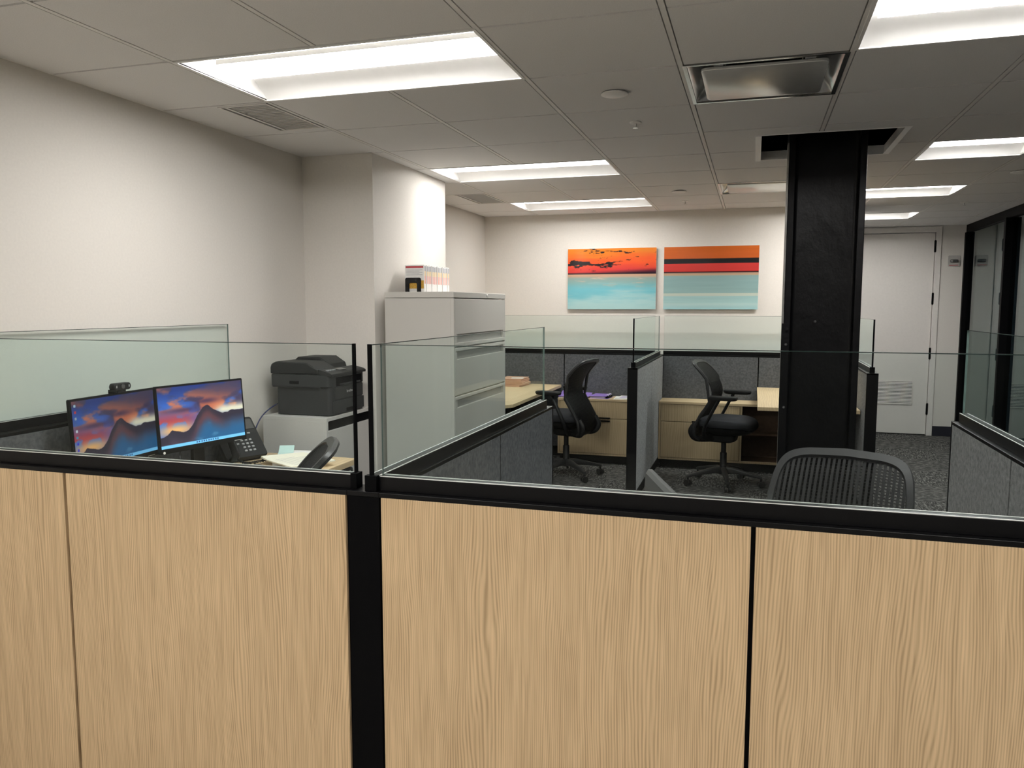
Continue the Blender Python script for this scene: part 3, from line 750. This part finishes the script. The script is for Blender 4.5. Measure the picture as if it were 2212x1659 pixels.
def make_chair(label, loc, rotz, strips):
    t = thing('office_chair', label, 'chair', loc, rotz, 'black mesh office chairs')
    # back frame: a rim round the net
    N = 72; sc, sh = SL / 2, SL / 2
    rings = []
    for inset, off in ((.0, -.004), (.004, .010), (.021, .012), (.024, .004), (.021, -.008), (.004, -.013)):
        rg = []
        for k in range(N):
            a = 2 * PI * k / N; c, s_ = sup(a, 8)
            ss = sc + (sh - inset * 1.75) * s_; rg.append(bpt((halfw(ss) - inset) * c, ss, off))
        rings.append(rg)
    mb = MB(); mb.loft(rings + [rings[0]], cap=False)
    obj('back_frame', mb, 'chair_grey', t, 0, True)
    def srange(u):
        lo, hi = None, None
        for s in np.linspace(.03, SL - .03, 160):
            # inside the inner outline?
            w = halfw(s) - .021; q = abs((s - sc) / (sh - .037))
            if q < 1 and abs(u) < w * (1 - q ** 8) ** (1 / 8):
                lo = s if lo is None else lo; hi = s
        return lo, hi
    m = MB(); us = np.linspace(-.180, .180, 25)
    for u in us:
        lo, hi = srange(u)
        if lo is None: continue
        lo -= .012; hi += .012; ns = 22
        prof = []
        for s in np.linspace(lo, hi, ns):
            a = bpt(u - .0042, s, .006); b = bpt(u + .0042, s, .006); c = bpt(u + .0042, s, .001); d = bpt(u - .0042, s, .001)
            prof.append([a, b, c, d])
        if strips: obj('back_strip', MB().loft(prof), 'chair', t)
        else: m.loft(prof)
    if not strips:
        o = obj('back_strips', m, 'chair', t)
    m = MB()
    for s in np.linspace(.06, SL - .06, 62):
        q = abs((s - sc) / (sh - .037)); w = (halfw(s) - .021) * (max(0, 1 - q ** 8)) ** (1 / 8)
        if w < .02: continue
        pr = [[bpt(u, s - .0012, -.002), bpt(u, s + .0012, -.002), bpt(u, s + .0012, -.004), bpt(u, s - .0012, -.004)] for u in np.linspace(-w, w, 9)]
        m.loft(pr)
    o = obj('back_net', m, 'chair', t); o['kind'] = 'stuff'
    # seat
    def pl(k, z, n=44):
        rg = []
        for i in range(n):
            c, s_ = sup(2 * PI * i / n, 3.2); y = .035 + .235 * k * s_
            rg.append((.238 * k * c, y, z - .028 * max(0, (y - .15) / .12) ** 2 + .006 * (c * c)))
        return rg
    obj('seat', MB().loft([pl(.86, .505), pl(.96, .512), pl(1.0, .530), pl(.99, .552), pl(.94, .568), pl(.80, .577), pl(.4, .578)]), 'seat', t, 0, True)
    obj('seat_pan', MB().loft([pl(.45, .435), pl(.70, .455), pl(.88, .485), pl(.93, .504)]), 'chair', t, 0, True)
    obj('mechanism', MB().loft([[(x, y - .03, z) for x, y in rrect(w_, d_, .03)] for z, w_, d_ in ((.372, .14, .20), (.385, .17, .26), (.43, .18, .28), (.452, .15, .24))]), 'chair', t, 0, True)
    for s in (-1, 1):
        obj('back_support', MB().tube(catmull([(s * .165, -.20, .53), (s * .168, -.235, .47), (s * .150, -.205, .41), (s * .10, -.12, .40), (s * .05, -.03, .41)], 5), .024, 10, (.75, 1.15)), 'chair', t, 0, True)
        ar = obj('arm_support', MB().tube(catmull([(s * .12, -.08, .415), (s * .225, -.11, .44), (s * .262, -.10, .52), (s * .270, -.055, .62), (s * .270, -.01, .71), (s * .270, .015, .758)], 5), .021, 10, (.62, 1.25)), 'chair', t, 0, True)
        obj('arm_pad', MB().loft([[(s * .268 + x, y + .045, z - (.0 if q else .012) * 0) for x, y in rrect(w_, d_, .035)] for q, (z, w_, d_) in enumerate(((.752, .055, .19), (.757, .075, .225), (.772, .085, .24), (.783, .080, .235), (.787, .065, .215)))]), 'chair', t, 0, True)
    obj('gas_column', MB().lathe([(.021, .26), (.021, .38)], n=18), 'rubber', t, 0, True)
    obj('column_sleeve', MB().lathe([(.034, .09), (.034, .15), (.029, .16), (.028, .275), (.024, .28)], n=20), 'chair', t, 0, True)
    for k in range(5):
        a = 2 * PI * k / 5 + .35; ca, sa = math.cos(a), math.sin(a)
        def ring(r, z, hh, ww): return [(ca * r - sa * x, sa * r + ca * x, z + y) for x, y in rrect(ww, hh, min(hh, ww) * .3, 3)]
        lg = obj('base_leg', MB().loft([ring(.02, .125, .065, .052), ring(.08, .128, .055, .048), ring(.20, .110, .036, .038), ring(.30, .090, .026, .032), ring(.325, .084, .020, .026)]), 'chair_grey', t, 0, True)
        cx, cyy = ca * .315, sa * .315; da = a + PI / 2 + .5 * k
        m = MB().tube([(cx, cyy, .09), (cx, cyy, .045)], .010, 8)
        for sd in (-1, 1):
            p0 = Vector((cx, cyy, .029)) + Vector((math.cos(da), math.sin(da), 0)) * sd * .007; p1 = p0 + Vector((math.cos(da), math.sin(da), 0)) * sd * .017
            m.tube([p0, p1], .028, 16)
        obj('caster', m, 'rubber', t, 0, True)
    return t
make_chair('black mesh chair beside the purple folders, facing left', (-1.575, 6.80, 0), math.radians(77), False)
make_chair('black mesh chair facing right beside the steel column', (-.216, 6.85, 0), math.radians(-101), False)
make_chair('black slatted chair back just behind the front glass on the right', (.235, 2.46, 0), math.radians(166), True)
make_chair('black chair at the desk with monitors, only its back top showing', (-1.575, 2.24, 0), math.radians(119), False)

# ================================================================== rear storage and worktops
def credenza(label, x0, x1, split, name='credenza'):
    """wood front storage against the back partition; split = x where an open cubby begins (or None)"""
    yf, yb, zt = 7.40, 7.695, .632
    t = thing(name, label, 'cabinet', (0, 0, 0), 0, 'low wood storage units')
    obj('top', B(x0, x1, yf - .006, yb, zt - .022, zt), 'wood_x', t, .0015)
    obj('plinth', B(x0 + .01, x1 - .01, yf + .06, yb - .01, 0, .085), 'black', t)
    xs = split if split else x1
    obj('carcase', MB().box(x0, x0 + .018, yf, yb, .085, zt - .022).box(xs - .018, xs, yf, yb, .085, zt - .022).box(x0 + .018, xs - .018, yf, yb, .085, .103).box(x0 + .018, xs - .018, yb - .012, yb, .103, zt - .022), 'wood_d', t)
    m = (x0 + xs) / 2
    for nm, z0, z1, hz in (('drawer', .447, .606, .452), ('drawer', .106, .442, .424)):
        d = obj(nm, B(x0 + .021, xs - .021, yf - .002, yf + .018, z0, z1), 'wood_d', t, .001)
        obj('handle', MB().box(m - .07, m + .07, yf - .022, yf - .002, hz, hz + .004).box(m - .07, m + .07, yf - .024, yf - .020, hz - .006, hz + .006), 'black', d)
        if z0 < .2: obj('lock', MB().lathe([(.009, 0), (.009, -.004), (.004, -.006)], (xs - .07, yf - .002, z1 - .05), 12, 'y'), 'chrome', d)
    if split:
        obj('cubby', MB().box(xs, x1, yb - .012, yb, .085, zt - .022).box(x1 - .018, x1, yf, yb - .012, .085, zt - .022).box(xs, x1 - .018, yf + .02, yb - .012, .085, .103), 'cubby', t)
        obj('shelf', B(xs + .001, x1 - .019, yf + .05, yb - .013, .34, .358), 'cubby', t)
        obj('cubby_edge', B(xs, x1 - .018, yf, yf + .019, .085, .103), 'wood_d', t)
    return t
credenza('low wood drawer unit under the purple folders', -1.80, -.912, None)
credenza('low wood drawer unit with open brown cubby behind the right rear chair', -.828, .755, -.078)

dk = thing('worktop_desk', 'light wood desk behind the filing cabinet carrying salmon folders', 'desk', (0, 0, 0), 0, 'wood desks')
obj('desktop', MB().prism([(-2.66, 5.93), (-1.90, 5.93), (-1.835, 6.02), (-1.835, 7.69), (-2.66, 7.69)], 'z', .702, .730), 'wood_y', dk, .002)
for y in (6.15, 7.5):
    obj('leg', MB().box(-2.30, -2.22, y - .03, y + .03, .03, .70).box(-2.58, -1.92, y - .035, y + .035, .0, .03).box(-2.50, -1.98, y - .03, y + .03, .67, .70), 'black', dk, .003)
dk = thing('worktop_desk', 'light wood desk half hidden behind the steel column', 'desk', (0, 0, 0), 0, 'wood desks')
obj('desktop', B(.045, .76, 6.18, 7.69, .732, .760), 'wood_y', dk, .002)
for y in (6.32, 7.35):
    obj('leg', MB().box(.46, .54, y - .03, y + .03, .03, .73).box(.25, .745, y - .035, y + .035, .0, .03), 'black', dk, .003)

for k in range(5):
    f = thing('manila_folder', ['bottom', 'second', 'middle', 'fourth', 'topmost'][k] + ' salmon folder in the stack on the desk behind the cabinet', 'folder', (-2.275 + .006 * ((k * 3) % 4), 7.49 + .004 * ((k * 2) % 3), .7302 + k * .0150), .02 * ((k * 7) % 5 - 2), 'salmon folders')
    obj('cover', MB().box(-.115, .115, -.155, .155, 0, .0018).box(-.115, .115, -.155, .155, .0125, .0143).box(-.115, -.112, -.155, .155, .0018, .0125), 'manila', f)
    obj('sheets', B(-.110, .108, -.150, .150, .0019, .0124), 'manila', f)
nt = thing('paper_slip', 'white slip lying on top of the salmon folders', 'paper', (-2.23, 7.47, .8053), .2)
obj('sheet', B(-.06, .06, -.05, .05, 0, .001), 'paper', nt)

pb = thing('purple_folder', 'purple folder lying open on the low wood unit beside the desk', 'folder', (-1.655, 7.53, .632), .05)
obj('contents', B(-.145, .125, -.115, .12, 0, .012), 'lilac', pb, .001)
obj('cover', MB().loft([[(x, y, z) for x in (-.15, .15) for y in ((-.12, .13) if x < 0 else (.13, -.12))] for z in (.0125, .0145)]), 'purple', pb)
obj('flap', MB().loft([[(-.15, y, .0147 + .03 * max(0, (y + .0) / .13)), (.15, y, .0147 + .012 * max(0, y / .13)), (.15, y, .0165 + .012 * max(0, y / .13)), (-.15, y, .0165 + .03 * max(0, y / .13))] for y in np.linspace(-.12, .13, 6)]), 'purple', pb)
pb = thing('ring_binder', 'purple ring binder with black clip beside the white papers', 'binder', (-1.395, 7.53, .632), -.06)
obj('lower_cover', B(-.09, .09, -.115, .12, 0, .003), 'purple', pb)
obj('contents', B(-.085, .06, -.105, .11, .003, .022), 'lilac', pb)
obj('upper_cover', B(-.09, .075, -.115, .12, .0222, .0255), 'purple', pb)
obj('spine_clip', MB().tube([(.075, -.09, .014), (.075, .09, .014)], .012, 10), 'black', pb, 0, True)
for k in range(3):
    obj('ring', MB().tube([(.07 + .016 * math.cos(a), -.06 + .06 * k, .02 + .016 * math.sin(a)) for a in np.linspace(0, PI, 9)], .0022, 6), 'chrome', pb)
for k in range(2):
    q = thing('loose_papers', ['white papers at the right end of the low wood unit', 'white sheet askew on the papers beside the ring binder'][k], 'paper', (-1.16 + .03 * k, 7.53, .6322 + .0055 * k), .05 - .12 * k, 'papers beside the binder')
    obj('sheet', B(-.105, .105, -.12, .13, 0, .005), 'paper', q)
    obj('print_block', MB().box(-.08, -.01, -.09, .10, .005, .0052).box(.02, .085, -.09, .10, .005, .0052), 'lilac', q)

# ================================================================== left bay: desk, monitors, phone, papers
dk = thing('worktop_desk', 'desk hidden behind the right wood faced partition, under the grey monitor', 'desk', (0, 0, 0), 0, 'wood desks')
obj('desktop', B(-.880, -.07, 1.86, 2.58, .700, .730), 'wood_x', dk, .002)
for x in (-.80, -.16): obj('leg', MB().box(x - .03, x + .03, 2.18, 2.26, .03, .70).box(x - .035, x + .035, 1.92, 2.52, 0, .03), 'black', dk, .003)
dk = thing('corner_desk', 'light wood desk under the two lit monitors', 'desk', (0, 0, 0), 0, 'wood desks')
obj('desktop', B(-2.622, -1.955, 1.86, 3.63, .700, .730), 'wood_y', dk, .002)
for y in (2.0, 3.45):
    obj('leg', MB().box(-2.36, -2.28, y - .03, y + .03, .03, .70).box(-2.58, -2.02, y - .035, y + .035, 0, .03), 'black', dk, .003)
pm = obj('power_module', MB().prism(rrect(.10, .055, .015, 4, 3.55, .665), 'x', -2.06, -1.965), 'printer_dark', dk, .001)
for k in range(2): obj('socket', B(-1.9652, -1.9640, 3.522 + .034 * k, 3.542 + .034 * k, .655, .677), 'key', pm)

def wallpaper(icons):
    def fn(u, v):
        n1 = fbm(u * 4 + 2, v * 5 + 4, 5); n2 = fbm(u * 5 + 30, v * 7 + 1, 5); n3 = fbm(u * 9 + 12, v * 6, 4)
        blue = mixc(np.array([58, 104, 190.]), np.array([30, 52, 120.]), sm(.6, 1, v))
        sky = mixc(blue, np.array([66, 56, 84.]), sm(.36, .56, n1 + .12 * (v - .7)))
        sky = mixc(sky, np.array([206, 112, 76.]), sm(.46, .64, n2) * np.exp(-((v - .66 + .25 * (u - .5)) / .2) ** 2))
        sky = mixc(sky, np.array([170, 62, 72.]), sm(.4, .6, n3) * np.exp(-((v - .42) / .15) ** 2) * sm(.6, .2, u))
        sky = mixc(sky, np.array([236, 176, 110.]), np.exp(-((v - .28) / .10) ** 2 - ((u - .18) / .22) ** 2))
        sky = mixc(sky, np.array([224, 216, 190.]), np.exp(-((v - .52) / .085) ** 2) * sm(.58, .74, u + .1 * (n1 - .5)))
        sky = mixc(sky, np.array([58, 40, 76.]), .85 * np.exp(-((v - .70 - .03 * (n2 - .5)) / .05) ** 2 - ((u - .55) / .15) ** 2) + .75 * np.exp(-((v - .60) / .045) ** 2 - ((u - .26) / .22) ** 2))
        rg = np.interp(u, [0, .08, .13, .18, .26, .32, .38, .44, .50, .55, .58, .62, .68, .74, .80, .86, .92, 1.0],
                       [.18, .22, .29, .27, .23, .26, .36, .50, .60, .64, .62, .55, .50, .46, .47, .50, .48, .49]) + .018 * (fbm(u * 30, u * 0 + 3) - .5)
        d = rg - v
        mt = mixc(np.array([46, 40, 56.]), np.array([78, 62, 78.]), sm(.05, .3, d))
        mt = mixc(mt, np.array([34, 92, 138.]), sm(.10, .42, d + .25 * (u - .6) + .10 * (n2 - .5)))
        mt = mixc(mt, np.array([120, 62, 62.]), .55 * np.exp(-((d - .16) / .08) ** 2) * sm(.3, .5, u) * sm(.8, .6, u))
        mt = mixc(mt, np.array([80, 132, 168.]), sm(.62, .72, fbm(u * 3 + v * 9, v * 3 - u * 7, 4)) * sm(.2, .4, d) * .6)
        c = np.where((v < rg)[..., None], mt, sky)
        c = np.where((v < .052)[..., None], np.array([118, 196, 244.]), c)
        for k in range(10):
            x = .40 + .028 * k
            c = np.where(((abs(u - x) < .008) & (abs(v - .026) < .012))[..., None], np.array([60, 90, 140.]), c)
        if icons:
            for k in range(8):
                c = np.where(((abs(u - .035) < .011) & (abs(v - (.93 - .092 * k)) < .018))[..., None], np.array([[170, 200, 220], [190, 60, 60], [150, 160, 170], [70, 100, 150], [200, 210, 220], [70, 140, 170], [60, 60, 200], [70, 70, 190]][k], float), c)
        return c / 255
    return fn
def monitor(label, loc, rotz, tilt, W, H, icons, lit=True, grey=False, scr='screen'):
    t = thing('monitor', label, 'monitor', (loc[0], loc[1], .730), rotz, 'desk monitors')
    z = loc[2] - .730
    def R(x, y, zz):  # tilt about the screen centre
        return (x, y * math.cos(tilt) - zz * math.sin(tilt) * -1, zz * math.cos(tilt) - y * math.sin(tilt) * 0 + z)
    hd = obj('housing', MB().loft([[(x, y, zz) for x, zz in rrect(W - i, H - i, .006)] for y, i in ((0, 0), (.012, 0), (.022, .02), (.030, .08))]), 'steelgrey' if grey else 'bezel', t, .0008)
    hd.location = (0, 0, z); hd.rotation_euler = (-tilt, 0, 0)
    if lit:
        picture('screen', W - .018, H - .032, 192, 108, wallpaper(icons), scr, hd, (0, 0, .007), -.0012)
        obj('logo', B(W / 2 - .075, W / 2 - .03, -.0006, 0, -H / 2 + .003, -H / 2 + .006), 'text', hd)
        obj('sticker', MB().lathe([(.006, -.0008), (.006, 0)], (-W / 2 + .022, 0, -H / 2 - -.0065), 12, 'y'), 'ledwhite', hd)
    else:
        obj('screen', B(-W / 2 + .008, W / 2 - .008, -.0012, .0, -H / 2 + .02, H / 2 - .008), 'bezel', hd)
    zb = z - H / 2
    obj('stand_neck', MB().box(-.03, .03, .036, .062, .012, z + .03).box(-.03, .03, .028, .062, z - .05, z + .05), 'bezel', t, .003)
    obj('stand_foot', MB().loft([[(x, y + .02, q) for x, y in rrect(.20 - i, .15 - i, .02)] for q, i in ((0.0005, .004), (.008, .0), (.013, .02))]), 'bezel', t, 0, True)
    return t
m2 = monitor('lit monitor nearer the phone showing a mountain sunset, in front', (-2.432, 3.045, 1.017), math.radians(78), math.radians(4), .487, .302, False)
m1 = monitor('lit monitor with desktop icons and a webcam on top', (-2.535, 2.635, 1.006), math.radians(93.5), math.radians(3), .487, .302, True, True, False, 'screen_dim')
m3 = monitor('dark grey back and top corner of a monitor behind the front glass', (-.205, 2.165, .888), math.radians(-71 + 180), 0, .50, .268, False, False, True)

cb = obj('cable', MB().tube(catmull([(-.10, .03, .16), (-.14, -.01, .10), (-.10, -.06, .02), (-.02, -.12, .005), (.06, -.15, .0045)], 6), .003, 8), 'bezel', m2, 0, True)
wc = thing('webcam', 'small black webcam clipped on the left monitor', 'webcam', (-2.530, 2.655, 1.158), math.radians(90))
obj('camera_body', MB().loft([[(x, y, z + .026) for x, z in rrect(.094 - i, .030 - i, .012)] for y, i in ((-.016, .006), (-.012, 0), (.010, 0), (.014, .006))]), 'printer_dark', wc, 0, True)
obj('lens', MB().lathe([(.010, -.0165), (.009, -.019), (.004, -.019)], (0, 0, .026), 16, 'y'), 'lens', wc, 0, True)
obj('clip', MB().box(-.022, .022, -.010, .036, .0025, .012).box(-.020, .020, .040, .044, -.025, .012).box(-.02, .02, .036, .041, .0025, .012), 'printer_dark', wc, .001)
for s in (-1, 1): obj('light_mark', B(s * .034 - .003, s * .034 + .003, -.0168, -.016, .022, .032), 'key', wc)

ph = thing('desk_phone', 'black desk phone with keypad between the monitor and papers', 'phone', (-2.497, 3.405, .730), math.radians(66))
def ptilt(o): o.rotation_euler = (math.radians(-42), 0, 0); o.location = (0, .02, .113); return o
bd = obj('console', MB().loft([[(x, y, z) for x, z in rrect(.235 - i, .245 - i, .014)] for y, i in ((-.006, .006), (0, 0), (.020, 0), (.028, .01))]), 'printer_dark', ph, 0, True); ptilt(bd)
obj('display', B(-.03, .105, -.008, -.006, .045, .105), 'lens', bd)
for r in range(4):
    for c in range(3): obj('key', MB().loft([[(x + .005 + .024 * c, y, z - .022 - .021 * r) for x, z in rrect(.015 - i, .011 - i, .003, 3)] for y, i in ((-.006, 0), (-.010, .002))]), 'key', bd)
for k, (x, z) in enumerate(((-.045, -.03), (-.045, -.052), (-.025, -.040), (-.045, -.085), (-.045, -.10), (.0, .018), (.06, .018))):
    obj('function_key', B(x - .008, x + .008, -.0095, -.006, z - .004, z + .004), 'key', bd)
obj('navigation_ring', MB().tube([(.03 + .014 * math.cos(a), -.008, .018 + .010 * math.sin(a)) for a in np.linspace(0, 2 * PI, 19)], .003, 6), 'key', bd)
obj('foot', MB().prism([(-.03, .0), (.09, .0), (.06, .05), (.02, .10)], 'x', -.09, .09), 'printer_dark', ph)
hs = obj('handset', MB().tube(catmull([(-.088, .010, .155), (-.088, -.012, .170), (-.088, -.040, .150), (-.088, -.085, .085), (-.088, -.105, .050), (-.088, -.085, .030)], 5), .019, 12, (1.15, .8)), 'bezel', ph, 0, True)
cpath = [(-.088, -.10, .035), (-.06, -.14, .012), (.02, -.155, .012), (.09, -.13, .012), (.06, -.10, .012)]
cp = catmull(cpath, 16); coil = []
for k, p in enumerate(cp):
    for q in range(4):
        a = 2 * PI * q / 4 + k * .5; coil.append((p[0], p[1] + .006 * math.cos(a), p[2] + .006 * math.sin(a) + .002))
obj('coiled_cord', MB().tube(coil, .0022, 5), 'bezel', ph)

def sheets(name, label, loc, rz, w_, d_, h_, mat, lines=True):
    t = thing(name, label, 'paper', loc, rz, 'papers on the monitor desk')
    rg = []
    n_ = 10
    for k in range(n_ + 1):
        y = -d_ / 2 + d_ * k / n_; lift = .012 * max(0, (k - 7) / 3) ** 2
        rg.append([(-w_ / 2, y, .0003 + lift * .6), (w_ / 2, y, .0003), (w_ / 2, y, h_), (-w_ / 2, y, h_ + lift)])
    s_ = obj('sheet_stack', MB().loft(rg), mat, t)
    if lines:
        for k in range(9):
            L = w_ * (.36 if k % 4 else .22); y = -d_ / 2 + .03 + k * d_ * .075
            obj('print_line', B(-w_ / 2 + .03, -w_ / 2 + .03 + L * 2, y, y + .003, h_, h_ + .0003), 'greyprint', t)
    return t
sheets('paper_stack', 'thick pile of white papers on the desk beside the phone', (-2.215, 3.49, .7302), math.radians(25), .22, .26, .022, 'paper', False)
sheets('printed_page', 'cream printed pages lying on the desk nearest the chair', (-2.155, 3.39, .7525), math.radians(62), .24, .30, .006, 'cream')
nt = thing('sticky_note', 'raised mint sticky note on top of the paper pile', 'note', (-2.31, 3.525, .757), math.radians(25))
obj('sheet', MB().loft([[(-.038, y, z), (.038, y, z), (.038, y, z + .0008), (-.038, y, z + .0008)] for y, z in ((-.035, .0005), (-.01, .003), (.015, .015), (.04, .032))]), 'note', nt)
nt = thing('sticky_note', 'mint note flat on the desk between phone cord and papers', 'note', (-2.425, 3.265, .7302), math.radians(12))
obj('sheet', B(-.045, .045, -.04, .04, 0, .001), 'note', nt)
obj('ink_line', MB().box(-.03, .02, .01, .013, .001, .0012).box(-.03, .01, -.01, -.007, .001, .0012), 'greyprint', nt)
ms = thing('computer_mouse', 'black computer mouse on the desk in front of the pages', 'mouse', (-2.235, 3.18, .7302), math.radians(70))
obj('shell', MB().loft([[(x, y, z) for x, y in rrect(.060 * k, .105 * k, .026 * k, 6)] for z, k in ((.0, .9), (.008, 1.0), (.022, .93), (.032, .70), (.037, .3))]), 'bezel', ms, 0, True)
obj('wheel', MB().lathe([(.007, -.003), (.007, .003)], (0, .028, .032), 12, 'x'), 'rubber', ms)

# ================================================================== printer on its stand
ps = thing('printer_stand', 'silver grey cabinet under the black printer', 'cabinet', (-2.43, 4.075, 0))
sx0, sx1, sy0, sy1, sh_ = -.205, .200, -.275, .285, .903
obj('body', MB().box(sx0, sx1 - .02, sy0, sy1, .0, sh_ - .02).box(sx1 - .02, sx1, sy0, sy0 + .018, 0, sh_ - .02).box(sx1 - .02, sx1, sy1 - .018, sy1, 0, sh_ - .02), 'stand', ps, .001)
obj('top', B(sx0, sx1, sy0, sy1, sh_ - .02, sh_), 'stand', ps, .001)
obj('recess', B(sx1 - .0199, sx1 - .018, sy0 + .018, sy1 - .018, sh_ - .085, sh_ - .02), 'dark', ps)
dd = obj('door', B(sx1 - .018, sx1, sy0 + .021, sy1 - .021, .04, sh_ - .075), 'stand', ps, .001)

pr = thing('printer', 'black multifunction laser printer on the grey cabinet', 'printer', (-2.432, 4.06, .903), 0)
# local: front faces +x, side facing the camera is -y
L0, L1, W0, W1 = -.19, .195, -.205, .205
def rr(x0, x1, y0, y1, r, z): return [(x, y, z) for x, y in rrect(x1 - x0, y1 - y0, r, 5, (x0 + x1) / 2, (y0 + y1) / 2)]
obj('lower_body', MB().loft([rr(L0 + .03, L1, W0 + .012, W1 - .012, .03, .004), rr(L0 + .03, L1, W0 + .012, W1 - .012, .03, .165)]), 'printer', pr, .002, True)
obj('upper_body', MB().loft([rr(L0, L1, W0, W1, .03, .165), rr(L0, L1, W0, W1, .03, .228), rr(L0 + .004, L1 - .0, W0, W1, .03, .232)]), 'printer', pr, .002, True)
obj('side_handle', B(-.06, .0, W0 - .0015, W0 + .004, .178, .196), 'dark', pr, .001)
obj('side_groove', B(L0 + .02, L1 - .06, W0 - .001, W0 + .004, .160, .167), 'printer_dark', pr)
obj('scanner_lid', MB().prism([(L0 + .004, .234), (.120, .234), (.118, .262), (.045, .300), (-.150, .303), (L0 + .012, .290), (L0 + .004, .270)], 'y', W0 + .004, -.005), 'printer_dark', pr, .006, True)
obj('document_feeder', MB().prism([(L0 + .02, .234), (.090, .234), (.075, .280), (.015, .318), (-.130, .318), (L0 + .02, .285)], 'y', -.004, W1 - .01), 'printer_dark', pr, .006, True)
cp_ = obj('control_panel', MB().loft([[(.122, y, .234), (.205, y, .224), (.205, y, .238), (.190, y, .246), (.122, y, .262)] for y in (W0 + .002, W1 - .002)]), 'printer_dark', pr, .002)
obj('panel_display', MB().add([(.135, -.05, .2595), (.172, -.05, .2530), (.172, .03, .2530), (.135, .03, .2595)], [(0, 1, 2, 3)]), 'lens', cp_)
for k in range(4): obj('panel_key', B(.150, .164, -.17 + .025 * k, -.155 + .025 * k, .250, .2585), 'key', cp_)
obj('output_slot', B(L1 - .004, L1 + .0012, -.135, .165, .165, .215), 'dark', pr, .001)
obj('output_tray', MB().add([(L1 + .001, -.10, .172), (L1 + .012, -.06, .168), (L1 + .012, .13, .168), (L1 + .001, .15, .172), (L1 + .001, -.10, .178), (L1 + .012, -.06, .174), (L1 + .012, .13, .174), (L1 + .001, .15, .178)],
                            [(0, 1, 2, 3), (7, 6, 5, 4), (0, 4, 5, 1), (1, 5, 6, 2), (2, 6, 7, 3)]), 'printer', pr)
obj('manual_feed_door', B(L1 - .003, L1 + .003, -.150, .175, .088, .160), 'printer', pr, .002)
obj('paper_tray', B(L1 - .003, L1 + .004, -.170, .185, .012, .082), 'printer', pr, .003)
obj('tray_grip', B(L1 + .0035, L1 + .005, -.03, .07, .012, .032), 'dark', pr)
text('brother', .024, 'text', pr, (L1 + .0036, .015, .128), (PI / 2, 0, PI / 2), 'lettering')
cbl = tag(obj('network_cable', MB().tube(catmull([(-2.600, 4.03, .965), (-2.625, 3.93, .955), (-2.640, 3.80, .90), (-2.645, 3.72, .80), (-2.640, 3.66, .68), (-2.640, 3.65, .40)], 6), .0035, 8), 'cord', None, 0, True),
          'thin blue cable hanging from the back of the printer', 'cable')
